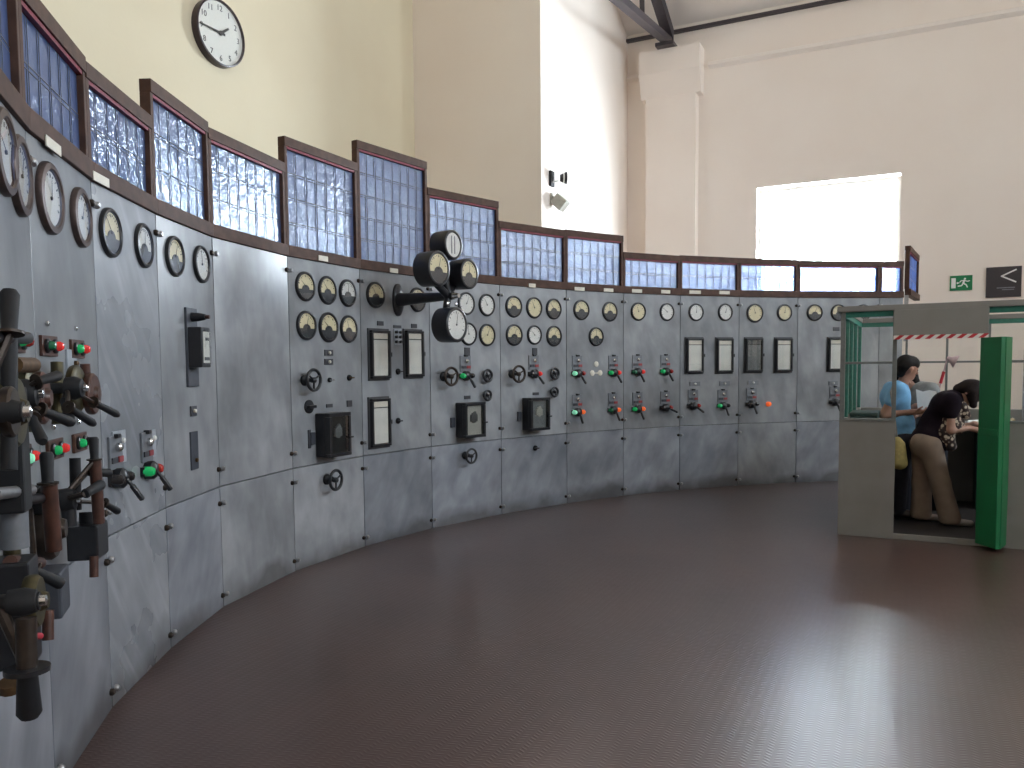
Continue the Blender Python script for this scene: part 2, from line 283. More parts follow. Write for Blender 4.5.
# ================================================================ THE ROOM
def build_room():
    def wall_holes(name, axis_len, holes, z1, place, mat, thick=.4, gable=None):
        """wall in the plane x (along), z; thickness along y; rectangular holes (x0,x1,z0,z1)"""
        mb = MB(); a0, a1 = axis_len; cur = a0
        for (x0, x1, za, zb) in sorted(holes):
            mb.box(cur, x0, 0, thick, 0, z1); mb.box(x0, x1, 0, thick, 0, za); mb.box(x0, x1, 0, thick, zb, z1); cur = x1
        mb.box(cur, a1, 0, thick, 0, z1)
        if gable:
            mb.prism(gable, 0, thick, Matrix(((1, 0, 0, 0), (0, 0, 1, 0), (0, 1, 0, 0), (0, 0, 0, 1))))
        return struct(name, mb.mesh(name, mat), place)
    fl = MB().box(C_CLOCK - .4, C_RIGHT + .4, C_BACK - .4, C_FAR + .4, -.2, 0)
    struct('floor', fl.mesh('floor', 'floor'), ROOM)
    wall_holes('wall_far', (C_BLOCK - 2.6, C_RIGHT + .4), [FARWIN], EAVE + .2, ROOM @ T((0, C_FAR, 0)), 'wall')
    wall_holes('wall_back', (C_CLOCK - .4, C_RIGHT + .4), [], EAVE + .2, ROOM @ T((0, C_BACK - .4, 0)), 'wall')
    g = [(C_BACK, EAVE), (C_FAR, EAVE), (RIDGE_C, RIDGE)]
    ry = Matrix.Rotation(math.pi / 2, 4, 'Z')              # local x -> c2, local y -> -c1
    wall_holes('wall_right', (C_BACK, C_FAR), [(a, b, *RWZ) for a, b in RWIN], EAVE, ROOM @ T((C_RIGHT + .4, 0, 0)) @ ry, 'wall', gable=g)
    wall_holes('wall_left', (C_BACK, C_FAR), [], EAVE, ROOM @ T((C_CLOCK, 0, 0)) @ ry, 'wall_yellow', gable=g)
    blk = MB(); zz = lambda c: EAVE + (RIDGE - EAVE) * (C_FAR - c) / (C_FAR - RIDGE_C) + .05
    blk.prism([(C_STEP, 0), (C_FAR, 0), (C_FAR, zz(C_FAR)), (C_STEP, zz(C_STEP))], -C_BLOCK, -C_CLOCK, Matrix(((0, 0, -1, 0), (1, 0, 0, 0), (0, 1, 0, 0), (0, 0, 0, 1))))
    struct('wall_projection', blk.mesh('wall_projection', 'wall'), ROOM, 'cream wall block jutting out beside the far corner')
    ce = MB()
    for a, b in ((C_FAR + .4, RIDGE_C), (C_BACK - .4, RIDGE_C)):
        za = EAVE + (RIDGE - EAVE) * ((C_FAR - a) / (C_FAR - RIDGE_C) if a > 0 else (a - C_BACK) / (RIDGE_C - C_BACK))
        ce.prism([(a, za), (b, RIDGE), (b, RIDGE + .2), (a, za + .2)], C_CLOCK - .4, C_RIGHT + .4, Matrix(((0, 0, 1, 0), (1, 0, 0, 0), (0, 1, 0, 0), (0, 0, 0, 1))))
    struct('ceiling', ce.mesh('ceiling', 'ceiling'), ROOM)
    # moulded course along the far wall, and the pilaster with its cap
    tr = MB().prism([(0, 0), (.07, .05), (.07, .10), (0, .13)], -3.1, C_RIGHT - .02, Matrix(((0, 0, 1, 0), (-1, 0, 0, C_FAR), (0, 1, 0, 6.84), (0, 0, 0, 1))))
    tr.prism([(0, 0), (.07, .05), (.07, .10), (0, .13)], C_BLOCK, -4.36, Matrix(((0, 0, 1, 0), (-1, 0, 0, C_FAR), (0, 1, 0, 6.84), (0, 0, 0, 1))))
    struct('trim_1', tr.mesh('trim_1', 'ceiling'), ROOM, 'plaster course running along the far wall')
    D = .25
    pil = MB().box(-4.17, -3.27, C_FAR - D, C_FAR, 0, 6.62)
    pil.prism([(C_FAR, 6.4), (C_FAR - D, 6.4), (C_FAR - D - .13, 6.80), (C_FAR - D - .13, 7.2), (C_FAR, 7.2)], -4.26, -3.18, Matrix(((0, 0, 1, 0), (1, 0, 0, 0), (0, 1, 0, 0), (0, 0, 0, 1))))
    struct('trim_2', pil.mesh('trim_2', 'wall'), ROOM, 'cream pilaster with a flared cap under the roof truss')
    # windows
    x0, x1, z0, z1 = FARWIN
    def window(name, place, w, h, label, cols, rows):
        f = MB(); t = .05
        f.box(0, w, -.03, .03, 0, t).box(0, w, -.03, .03, h - t, h).box(0, t, -.03, .03, t, h - t).box(w - t, w, -.03, .03, t, h - t)
        for i in range(1, cols): f.box(w * i / cols - .015, w * i / cols + .015, -.02, .02, t, h - t)
        for i in range(1, rows): f.box(t, w - t, -.018, .018, h * i / rows - .015, h * i / rows + .015)
        o = struct(name, f.mesh('window_frame', 'signwhite'), place, label)
        part('pane', MB().box(t, w - t, -.003, .003, t, h - t).mesh('pane', 'glassclear'), o)
    window('window_1', ROOM @ T((x0, C_FAR + .3, z0)), x1 - x0, z1 - z0, 'bright window in the far wall above the switchboard', 1, 1)
    for i, (a, b) in enumerate(RWIN):
        window('window_%d' % (i + 2), ROOM @ T((C_RIGHT + .3, a, RWZ[0])) @ Matrix.Rotation(math.pi / 2, 4, 'Z'), b - a, RWZ[1] - RWZ[0], 'tall window in the right-hand wall', 3, 4)
    # roof steel
    tb = thing('roof_truss', 'dark steel roof truss resting on the pilaster cap', 'truss', ROOM @ T((-3.76, C_FAR - .3, 7.2)))
    sl = (RIDGE - EAVE) / (C_FAR - RIDGE_C)
    L = C_FAR - .3 - RIDGE_C
    part('bearing_plate', MB().box(-.16, .16, -.25, .16, 0, .06).mesh('bearing_plate', 'steelbeam'), tb)
    
    def slope_bar(a, b, w, hh): return MB().prism([(a[0], a[1]), (b[0], b[1]), (b[0], b[1] + hh), (a[0], a[1] + hh)], -w, w, Matrix(((0, 0, 1, 0), (1, 0, 0, 0), (0, 1, 0, 0), (0, 0, 0, 1))))
    part('bottom_chord', slope_bar((.05, .10), (-3.2, -.34), .07, .12).mesh('bottom_chord', 'steelbeam'), tb)
    part('rafter', slope_bar((.1, .18), (-L, .18 + (L + .1) * sl), .085, .2).mesh('rafter', 'steelbeam'), tb)
    part('strut', slope_bar((-1.6, -.10), (-1.68, .2 + 1.7 * sl), .04, .1).mesh('strut', 'steelbeam'), tb)
    part('strut', slope_bar((-3.15, -.3), (-2.4, .2 + 2.4 * sl), .04, .1).mesh('strut', 'steelbeam'), tb)
    struct('trim_3', MB().box(C_BLOCK, C_RIGHT - .02, C_FAR - .09, C_FAR, 7.56, 7.61).mesh('trim_3', 'steelbeam'), ROOM, 'thin dark wall plate under the roof edge')
build_room()
# ================================================================ SWITCHBOARD
JX = [(-1.66, 2.96), (-1.81, 3.74), (-1.85, 4.55), (-1.81, 5.35), (-1.55, 6.29), (-1.13, 7.14), (-.58, 7.93), (.12, 8.65), (.89, 9.3), (1.63, 9.8), (2.41, 10.2), (3.25, 10.52), (4.1, 10.75), (5.27, 10.93), (5.60, 10.955)]
def back(p, ang, w): return (p[0] - w * math.cos(math.radians(ang)), p[1] - w * math.sin(math.radians(ang)))
JX.insert(0, back(JX[0], 108, .8)); JX.insert(0, back(JX[0], 115, .8))
NB = len(JX) - 1
TOP, MID = 2.466, .816
BAY = []
for i in range(NB):
    a, b = V((*JX[i], 0)), V((*JX[i + 1], 0)); d = (b - a).normalized()
    BAY.append(dict(o=a, d=d, n=V((d.y, -d.x, 0)), w=(b - a).length, m=frame(a, d, V((0, 0, 1)), V((d.y, -d.x, 0)))))
def loc(i, x, y, off=0):
    """pixel -> (along, up, out) in bay i's frame"""
    B = BAY[i]; p = on_plane(x, y, B['n'], B['o'].dot(B['n']) + off); return V(((p - B['o']).dot(B['d']), p.z, off))
def at(i, x, y, off=0): return BAY[i]['m'] @ T(loc(i, x, y, off))
def px_at(i, p):                                            # distance of a bay point from the eye, along the view
    return (BAY[i]['m'] @ V(p)).y
BAYLAB = ['plain grey marble bay at the near end of the switchboard', 'grey marble bay at the left picture edge behind black levers', 'marble bay with two brass-ringed gauges above black levers', 'diagonally streaked marble bay with two lever switches low down', 'marble bay with the tall narrow black instrument', 'blank pale marble bay without any instruments', 'marble bay with six dials and a black relay box', 'marble bay that carries the gauge bracket arm', 'marble bay with a shiny relay box right of the bracket arm', 'marble bay with six dials and a dim grey relay box', 'marble bay with three dials in a triangle', 'marble bay with two dials above four lamp switches', 'marble bay with two white dials above pale chart recorders', 'marble bay with two dark glassy recorders and an orange lamp', 'wide marble bay partly hidden by the booth corner', 'narrow marble end strip of the switchboard behind the booth']
UPM = ['a', 'a', 'a', 'b', 'd', 'd', 'a', 'a', 'a', 'a', 'a', 'a', 'a', 'a', 'a', 'a']
LOM = ['c', 'c', 'c', 'b', 'c', 'd', 'd', 'c', 'c', 'c', 'c', 'c', 'c', 'a', 'c', 'c']
def clip_mesh(): return MB().box(-.04, .04, -.013, .013, 0, .008).mesh('clip', 'greymetal', bevel=.003)
def bolt_mesh(): return MB().lathe([(.017, 0), (.017, .012), (.010, .02), (0, .02)], 10).mesh('bolt', 'bronze', True)
def bolt2_mesh(): return MB().lathe([(.017, 0), (.017, .012), (.010, .02), (0, .02)], 10).mesh('bolt', 'steel', True)
def build_bays():
    for i, B in enumerate(BAY):
        t = thing('switchboard_panel', BAYLAB[i], 'switchboard', B['m'], 'marble bays of the curved switchboard'); w = B['w']; g = .0035
        part('upper_slab', MB().box(g, w - g, MID + g, TOP, -.035, 0).mesh('upper_slab', 'marble_' + UPM[i], bevel=.003), t)
        part('lower_slab', MB().box(g, w - g, 0, MID - g, -.035, 0).mesh('lower_slab', 'marble_' + LOM[i], bevel=.003), t)
        part('back_frame', MB().box(-.02, .03, 0, TOP, -.12, -.04).box(.03, w - .02, MID - .04, MID + .04, -.1, -.04).mesh('back_frame', 'blacksatin'), t)
        if i == 0: continue
        for z in (2.36, MID + .12, MID - .11, .085):
            c = part('clip', cached('clip', clip_mesh), t, T((0, z, .0)))
            for k, s in enumerate((-.026, .026)): part('bolt', cached('bolt%d' % k, bolt_mesh if k == 0 else bolt2_mesh), c, T((s, 0, .006)))
build_bays()
# ---- glazed screens on top
SCR = {0: 3.0, 1: 3.0, 2: 3.015, 3: 3.0, 4: 3.205, 5: 3.175, 6: 3.38, 7: 3.58, 8: 3.34, 9: 3.14, 10: 3.15, 11: 2.958, 12: 2.965, 13: 2.965, 14: 2.955, 15: 2.955}
SCRLAB = {0: 'leaded glass screen at the near end above the switchboard', 1: 'leaded glass screen, tinted with reflected sky, cut by the left picture edge', 2: 'low leaded screen above the brass-ringed gauges', 3: 'low leaded screen above the diagonally streaked bay', 4: 'leaded screen one step up above the tall narrow instrument', 5: 'brightly sparkling leaded screen above the blank marble bay', 6: 'tall leaded screen just left of the tallest one', 7: 'tallest leaded glass screen, tinted with reflected sky, left of the gauge cluster', 8: 'leaded screen stepping down directly behind the gauge cluster', 9: 'three-row leaded screen above the bay with the dim relay box', 10: 'three-row pale leaded screen above the three-dial bay', 11: 'low two-row leaded screen right of the last step down', 12: 'low two-row leaded screen above the pale chart recorders', 13: 'low leaded screen lit white by the left of the window', 14: 'wide low leaded screen glowing white under the window', 15: 'narrow low leaded screen at the switchboard end'}
def build_screen(i, mat, w, H, label):
    t = thing('glass_screen', label, 'glass screen', mat, 'leaded glass screens above the switchboard')
    st, br, tr = .034, .085, .072
    part('bottom_rail', MB().box(0, w, 0, br, -.06, .018).mesh('bottom_rail', 'wood', bevel=.004), t)
    part('top_rail', MB().box(0, w, H - tr, H, -.066, .002).mesh('top_rail', 'wood', bevel=.004), t)
    for x in (0, w - st): part('stile', MB().box(x, x + st, br, H - tr, -.065, -.004).mesh('stile', 'wood', bevel=.003), t)
    part('bead', MB().box(st, w - st, H - tr - .018, H - tr, -.05, -.008).mesh('bead', 'redbead'), t)
    x0, x1, y0, y1 = st, w - st, br, H - tr - .018
    nc = max(2, round((x1 - x0) / .118)); nr = max(1, round((y1 - y0) / .175)); gap = .020
    pw, ph = (x1 - x0 - gap * (nc - 1)) / nc, (y1 - y0 - gap * (nr - 1)) / nr
    me = MB().box(0, pw, 0, ph, -.036, -.032).mesh('pane', 'glass')
    for r in range(nr):
        for c in range(nc): part('pane', me, t, T((x0 + c * (pw + gap), y0 + r * (ph + gap), random.uniform(-.0015, .0015))))
    gl = MB(); ld = MB()
    for c in range(1, nc):
        x = x0 + c * (pw + gap) - gap; gl.box(x + .003, x + gap - .003, y0, y1, -.036, -.032)
        for xx in (x, x + gap): ld.box(xx - .0016, xx + .0016, y0, y1, -.0375, -.0305)
    for r in range(1, nr):
        y = y0 + r * (ph + gap) - gap
        for yy in (y, y + gap): ld.box(x0, x1, yy - .0016, yy + .0016, -.0377, -.0303)
        for c in range(nc):                                     # small lozenge links between the lead lines
            x = x0 + c * (pw + gap); gl.box(x, x + pw, y + .003, y + gap - .003, -.036, -.032)
    if gl.v: part('border_glass', gl.mesh('border_glass', 'glass'), t)
    part('leading', ld.mesh('leading', 'lead'), t)
for i, B in enumerate(BAY): build_screen(i, B['m'] @ T((0, TOP, 0)), B['w'], SCR[i] - TOP, SCRLAB[i])
_p = V((*JX[-1], 0)); _d = V((math.cos(math.radians(57)), math.sin(math.radians(57)), 0))
build_screen(99, frame(_p + V((.07, -.02, 2.5)), _d, V((0, 0, 1)), V((_d.y, -_d.x, 0))), 1.25, .66, 'leaded screen turning back from the switchboard end towards the far wall')
part('bracket', MB().box(0, .02, -.62, 0, -.06, -.01).mesh('bracket', 'steel'), [o for o in COL.objects if o.get('label', '').startswith('leaded screen turning back')][0])
# ---- dials
def dial_meshes(R, style):
    """bezel, face, cover, scale, needle, glass"""
    brass = style[1:] == 'brass'; rim = 'gaugerim' if brass else 'black'; d = .026 if brass else .024
    out = {}
    ro = R; ri = R * (.76 if brass else .82)
    out['bezel'] = MB().ring([(ro, 0), (ro, d * .6), (ro * .96, d * .9), (ri * 1.06, d), (ri, d * .8), (ri, 0)], 32).mesh('bezel', rim, True)
    out['face'] = MB().lathe([(ri * 1.02, 0), (ri * 1.02, d * .45), (0, d * .45)], 28).mesh('face', 'cream' if style[0] == 'c' else 'white')
    if style[1:] == 'h':
        poly = []
        for k in range(25):
            a = math.pi + math.pi * k / 24; poly.append((ri * math.cos(a), ri * math.sin(a) * .99))
        poly = [(x, min(y, -.24 * ri)) for x, y in poly]
        for k in range(13):
            a = math.pi * k / 12; poly.append((.46 * ri * math.cos(a), -.24 * ri + .36 * ri * math.sin(a)))
        out['cover'] = MB().prism(poly, d * .46, d * .58).mesh('cover', 'darkcover')
    sc = MB()
    for k in range(13):
        a = math.radians(205 - 230 * k / 12) if style[1:] != 'h' else math.radians(165 - 150 * k / 12)
        L = .14 if k % 3 == 0 else .08
        sc.cbox((ri * (.9 - L / 2), 0, d * .47), (ri * L, ri * (.035 if k % 3 else .06), .002), Matrix.Rotation(a, 4, 'Z'))
    out['scale'] = sc.mesh('scale', 'ink')
    out['needle'] = MB().prism([(-.05 * ri, -.03 * ri), (.78 * ri, -.008 * ri), (.78 * ri, .008 * ri), (-.05 * ri, .03 * ri)], d * .6, d * .64).lathe([(.07 * ri, d * .46), (.07 * ri, d * .68), (0, d * .68)], 10).mesh('needle', 'ink')
    out['glass'] = MB().lathe([(ri * 1.01, d * .80), (ri * 1.01, d * .82), (0, d * .86)], 24).mesh('glass', 'glassclear', True)
    return out
def add_dial(i, x, y, R, style, label, off=0, ang=None, name='dial_gauge', group='round dials on the switchboard'):
    t = thing(name, label, 'gauge', at(i, x, y, off), group)
    ms = cached(('dial', R, style), lambda: dial_meshes(R, style)); a = math.radians(ang if ang is not None else random.uniform(60, 150))
    for k, me in ms.items():
        part(k, me, t, Matrix.Rotation(a, 4, 'Z') if k == 'needle' else None)
    return t
R1, R2, R3 = .118, .112, .138
for (i, x, y, R, st, lab) in [
    (1, 1, 152, R3, 'wbrass', 'brass-ringed gauge cut off by the left picture edge'),
    (1, 17.5, 176, R3, 'wbrass', 'brass-ringed gauge nearest the left edge shown whole'),
    (2, 47.7, 198.4, R3, 'wbrass', 'brass-ringed gauge, left one on the lever bay'),
    (2, 79, 217.7, R3 * .93, 'wbrass', 'brass-ringed gauge, right one on the lever bay'),
    (3, 109, 232.8, R1, 'ch', 'cream half-scale dial on the streaked bay, left of its pair'),
    (3, 142.4, 245.7, R1, 'wh', 'white half-scale dial on the streaked bay, right of its pair'),
    (4, 173.6, 256.4, R1, 'ch', 'cream dial above the tall narrow instrument, left of its pair'),
    (4, 200.4, 264.4, R1, 'wf', 'pale glinting dial right above the tall narrow instrument'),
    (6, 304.6, 286.4, R1, 'ch', 'top left of the six dials beside the blank slab'),
    (6, 326.8, 290.3, R1, 'ch', 'top middle of the six dials beside the blank slab'),
    (6, 347, 293, R1, 'wh', 'top right of the six dials beside the blank slab'),
    (6, 305.7, 325.5, R1, 'ch', 'lower left of the six dials beside the blank slab'),
    (6, 327.8, 327.3, R1 * 1.06, 'ch', 'lower middle dial with thick rim beside the blank slab'),
    (6, 348, 329, R1, 'ch', 'lower right of the six dials beside the blank slab'),
    (7, 375, 295, R1, 'ch', 'cream dial left of the bracket arm flange'),
    (7, 416.9, 299.7, R1, 'ch', 'cream dial partly hidden behind the bracket arm'),
    (8, 465.8, 303.6, R1, 'wf', 'upper left white dial behind the gauge cluster'),
    (8, 486.4, 305, R1, 'wf', 'upper right white dial beside the gauge cluster'),
    (8, 468, 334, R1, 'wf', 'white dial half hidden by the lowest cluster gauge'),
    (8, 486.7, 335, R1, 'cf', 'lower right cream dial beside the gauge cluster'),
    (9, 513.4, 306.6, R1, 'ch', 'top left of the six dials above the dim relay box'),
    (9, 533.8, 307.8, R1, 'cf', 'plain cream dial, top middle above the dim relay box'),
    (9, 553.3, 309, R1, 'ch', 'top right of the six dials above the dim relay box'),
    (9, 513.8, 335, R1, 'ch', 'lower left of the six dials above the dim relay box'),
    (9, 534, 335, R1 * .92, 'wf', 'plain white dial, lower middle above the dim relay box'),
    (9, 553.6, 336, R1, 'ch', 'lower right of the six dials above the dim relay box'),
    (10, 581, 310, R1, 'ch', 'upper left dial of the triangle of three'),
    (10, 609.5, 311.6, R1, 'ch', 'upper right dial of the triangle of three'),
    (10, 595.8, 336.6, R1 * .95, 'ch', 'single lower dial of the triangle of three'),
    (11, 638, 311.6, R2, 'cf', 'greenish cream dial left above the four lamp switches'),
    (11, 666.6, 312, R2, 'wf', 'glinting white dial right above the four lamp switches'),
    (12, 695.8, 312.3, R2, 'wf', 'plain white dial above the left pale chart recorder'),
    (12, 725, 312.3, R2, 'wf', 'plain white dial above the right pale chart recorder'),
    (13, 754.7, 313, R2 * 1.1, 'cf', 'thick-rimmed cream dial above the left glassy recorder'),
    (13, 784.3, 312.6, R2, 'cf', 'cream dial above the right glassy recorder'),
    (14, 814.5, 312.6, R2, 'ch', 'half-scale dial just left of the booth top corner'),
    (14, 838.4, 312.6, R2, 'ch', 'half-scale dial with its bottom hidden by the booth top corner'),
    (14, 863, 312.5, R2, 'ch', 'half-scale dial mostly hidden behind the booth top rail')]:
    add_dial(i, x, y, R, st, lab)
# ---- gauge cluster on its bracket arm
def build_cluster():
    i = 7; OFF = .72; base = loc(i, 397, 300)
    t = thing('gauge_cluster', 'cluster of four black gauges on a bracket arm standing out from the switchboard', 'gauge', BAY[i]['m'] @ T(base))
    part('flange', MB().lathe([(.15, 0), (.15, .022), (.14, .028), (0, .03)], 24).mesh('flange', 'black', True), t, Matrix.Diagonal((.45, 1, 1, 1)))
    part('arm', MB().tube([(0, 0, .03), (0, 0, .35), (0, 0, .66)], [.062, .046, .034], 16).mesh('arm', 'black', True), t)
    hub = V((0, 0, .60))
    part('hub_bolt', MB().tube([(0, 0, .66), (0, 0, .72)], [.03, .02], 10).mesh('hub_bolt', 'chrome', True), t)
    ps = [('top gauge with a twin-column face', 452, 245, .128, 'wf'), ('left gauge with dark lower half', 437.5, 268.4, .15, 'ch'), ('right gauge with dark lower half', 468, 274, .135, 'ch'), ('lowest and largest gauge', 455.5, 324.7, .155, 'wf')]
    post = MB(); pts = []
    for lab, x, y, R, st in ps:
        p = loc(i, x, y, OFF) - base; pts.append(p)
        g = part('gauge', MB().lathe([(R * .6, -.17), (R * .98, -.15), (R, -.02), (R * .97, 0), (0, 0)], 28).mesh('gauge_case', 'black', True), t, T(p)); g['label'] = lab
        for k, me in cached(('dial', R, st), lambda R=R, st=st: dial_meshes(R, st)).items():
            if k == 'scale' and 'twin' in lab: me = MB().box(-.028, -.014, -.075, .075, .012, .014).box(.014, .028, -.075, .075, .012, .014).mesh('scale', 'greymetal')
            if k == 'needle' and 'twin' in lab: continue
            part(k, me, g, Matrix.Rotation(random.uniform(1, 2.4), 4, 'Z') if k == 'needle' else None)
        post.tube([hub, V((p.x * .9, p.y * .75, .60)), V((p.x, p.y, OFF - .15))], [.035, .03, .028], 10)
    part('yoke', post.mesh('yoke', 'black', True), t)
    for s in (-.06, .06): part('screw', MB().lathe([(.02, 0), (.02, .01), (0, .018)], 10).mesh('screw', 'chrome', True), t, T((s, -.07, .64)))
build_cluster()
# ---- lamp switches
def add_switch(i, x, y, lamps, lever, label, scale=1.0, plate=True):
    t = thing('lamp_switch', label, 'switch', at(i, x, y, .035) @ T((0, 0, -.035)), 'lamp switches on the switchboard')
    if plate:
        part('plate', cached('sw_plate', lambda: MB().box(-.075, .075, .045, .205, 0, .012).mesh('plate', 'greymetal', bevel=.003)), t)
        part('button', cached('sw_btn', lambda: MB().lathe([(.022, .012), (.022, .03), (.012, .04), (0, .04)], 12).mesh('button', 'chrome', True)), t, T((.008, .15, 0)))
        part('finger_catch', cached('sw_cat', lambda: MB().box(-.02, .02, .195, .215, 0, .03).mesh('finger_catch', 'black', bevel=.003)), t)
        part('tag', cached('sw_tagd', lambda: MB().box(-.062, -.002, .075, .103, .012, .02).mesh('tag', 'plate_dark')), t)
        part('tag', cached('sw_tagr', lambda: MB().box(.012, .064, .075, .103, .012, .02).mesh('tag', 'plate_red')), t)
    part('switch_body', cached('sw_body', lambda: MB().lathe([(.05, 0), (.05, .04), (.036, .055), (0, .06)], 18).box(-.085, .085, -.024, .024, 0, .022).mesh('switch_body', 'black', True)), t)
    lens = lambda m: cached('lens' + m, lambda: MB().lathe([(.026, .0), (.026, .035), (.018, .05), (0, .055)], 12).mesh('lens', m, True))
    for nm, s, m in (('green_lamp', -.062, lamps[0]), ('red_lamp', .062, lamps[1])):
        if m: part(nm, lens(m), t, T((s, 0, .015)))
    if lever is not None:
        L = .15; a = math.radians(lever)
        q = part('lever', cached('sw_lever', lambda: MB().tube([(0, 0, .05), (0, -.05, .075)], [.009, .009], 8).mesh('lever', 'black', True)), t, Matrix.Rotation(a, 4, 'Z'))
        part('grip', cached('sw_grip', lambda: MB().tube([(0, -.04, .070), (0, -.046, .073), (0, -.125, .105), (0, -.13, .106)], [.009, .014, .014, .007], 8).mesh('grip', 'black', True)), q)
    return t
for (i, x, y, lm, lv, lab) in [
    (10, 579, 373.4, ('w_on', 'r_off'), 20, 'upper left lamp switch of the three-dial bay, green lamp lit'),
    (10, 615, 372.7, ('g_on', 'r_on'), 20, 'upper right lamp switch of the three-dial bay'),
    (10, 578.8, 412.2, ('w_on', 'o_on'), 0, 'lower left lamp switch of the three-dial bay, both lamps glowing'),
    (10, 614.6, 410, ('g_off', 'o_on'), 8, 'lower right lamp switch of the three-dial bay, only red lit'),
    (11, 638.8, 371.8, ('g_off', 'r_on'), 14, 'upper left of four lamp switches under the greenish dial'),
    (11, 667, 371.3, ('g_on', 'r_off'), 18, 'upper right of the four lamp switches, green lamp lit'),
    (11, 639, 409, ('g_on', 'o_on'), 10, 'lower left of the four lamp switches, green and orange lit'),
    (11, 666.8, 407.6, ('dead', 'r_off'), 62, 'lower right of the four lamp switches, lever turned aside'),
    (12, 694.4, 405.8, ('dead', 'r_off'), 48, 'unlit lamp switch under the left pale chart recorder'),
    (12, 724, 405.6, ('g_on', 'dead'), 10, 'green-lit lamp switch under the right pale chart recorder'),
    (13, 752.8, 404, ('dead', 'dead'), 8, 'unlit lamp switch under the left glassy recorder'),
    (14, 836, 402, ('dead', 'dead'), 10, 'unlit lamp switch half hidden by the booth corner post'),
    (9, 535.6, 373.8, ('dead', 'r_on'), 28, 'red-lit lamp switch between handwheel and knobs above the dim relay'),
    (8, 467.5, 375.8, ('g_on', 'dead'), 18, 'green-lit lamp switch between handwheel and knobs above the shiny relay'),
    (3, 122.5, 478, ('dead', 'dead'), 25, 'unlit lever switch low on the streaked bay, left of two'),
    (3, 153, 470, ('g_on', 'r_off'), 25, 'green-lit lever switch low on the streaked bay, right of two')]:
    add_switch(i, x, y, lm, lv, lab)
tag(part('pilot_lamp', MB().lathe([(.032, 0), (.032, .02), (.026, .02), (.026, .04), (.014, .052), (0, .055)], 14).mesh('pilot_lamp', 'o_on', True), None, at(13, 768, 404)), 'single glowing orange pilot lamp right of an unlit switch', 'lamp')
# paired lamps on the lever bays
for (i, x, y, a, b, lab) in [(1, 27, 341, 'g_on', 'r_off', 'upper lamp pair nearest the tall upright grip'), (2, 57, 346, 'g_off', 'r_on', 'upper middle lamp pair with bright red lens'), (2, 84.5, 349, 'g_on', 'r_on', 'upper right lamp pair above the white square plate'),
                             (1, 34, 457, 'w_on', 'r_on', 'lower left lamp pair beside a black upright grip'), (2, 63, 449, 'g_on', 'r_on', 'lower middle lamp pair below the slanting levers'), (2, 87, 442, 'g_on', 'dead', 'lower right lamp pair, only its green lens glowing')]:
    t = thing('lamp_pair', lab, 'lamp', at(i, x, y, .035) @ T((0, 0, -.035)) @ Matrix.Scale(.78, 4), 'lamp pairs on the lever bays')
    part('backplate', cached('lp_back', lambda: MB().box(-.11, .11, -.05, .05, 0, .016).mesh('backplate', 'redbrown', bevel=.004)), t)
    for s, m in ((-.055, a), (.055, b)):
        part('collar', cached('lp_col', lambda: MB().lathe([(.036, .0), (.036, .016), (.03, .02), (0, .02)], 14).mesh('collar', 'black', True)), t, T((s, 0, .012)))
        part('lens', cached('lens' + m, lambda m=m: MB().lathe([(.026, .0), (.026, .035), (.018, .05), (0, .055)], 12).mesh('lens', m, True)), t, T((s, 0, .012)) @ Matrix.Scale(.9, 4))
    part('screw', cached('lp_sc', lambda: MB().lathe([(.014, 0), (.014, .012), (0, .018)], 10).mesh('screw', 'chrome', True)), t, T((0, .11, 0)))
# ---- handwheels and knobs
def add_wheel(i, x, y, R, label, off=.10, mat='black', spokes=3):
    th = .16 if spokes == 3 else .26
    t = thing('handwheel', label, 'handwheel', at(i, x, y, off) @ T((0, 0, -off)), 'handwheels on the switchboard')
    part('rosette', MB().lathe([(R * .55, 0), (R * .55, .015), (R * .3, .03), (0, .03)], 16).mesh('rosette', 'blacksatin', True), t)
    part('shaft', MB().tube([(0, 0, .02), (0, 0, off + .01)], [.02, .016], 10).mesh('shaft', 'black', True), t)
    part('rim', MB().ring([(R + R * th * math.cos(a), off + R * th * math.sin(a)) for a in [k * math.pi / 4 for k in range(8)]], 24).mesh('rim', mat, True), t)
    for k in range(spokes):
        a = 2 * math.pi * k / spokes + .5; part('spoke', MB().tube([(0, 0, off), (R * math.cos(a), R * math.sin(a), off)], R * .10, 8).mesh('spoke', mat, True), t)
    part('hub', MB().lathe([(R * .28, off - .02), (R * .28, off + .012), (R * .12, off + .022), (0, off + .022)], 12).mesh('hub', mat, True), t)
for a in [(6, 314, 380, .082, 'black handwheel left below the six dials by the blank slab'), (6, 336, 480, .08, 'black handwheel low down under the black relay box'), (8, 451.5, 376.5, .085, 'handwheel left of the green-lit switch', .12, 'bronze'), (8, 471.6, 456, .072, 'black handwheel low down under the shiny relay box'), (9, 519, 374, .085, 'handwheel left of the red-lit switch', .12, 'bronze'),
          (8, 488, 375.8, .058, 'small wheel knob right of the green-lit switch', .05, 'black', 4), (8, 487.8, 395.5, .05, 'small wheel knob just above the shiny relay corner', .05, 'black', 4), (9, 555, 373.7, .058, 'small wheel knob right of the red-lit switch', .05, 'black', 4), (9, 554.8, 392, .05, 'small wheel knob just above the dim relay corner', .05, 'black', 4)]:
    add_wheel(*a)
def add_knob(i, x, y, R, label, mat='black'):
    t = thing('knob', label, 'knob', at(i, x, y), 'small knobs on the switchboard')
    part('base', MB().lathe([(R, 0), (R, .012), (R * .8, .02), (0, .02)], 16).mesh('base', 'blacksatin', True), t)
    part('turn_handle', MB().box(-R * .8, R * .8, -R * .22, R * .22, .018, .05).mesh('turn_handle', mat, bevel=.004), t)
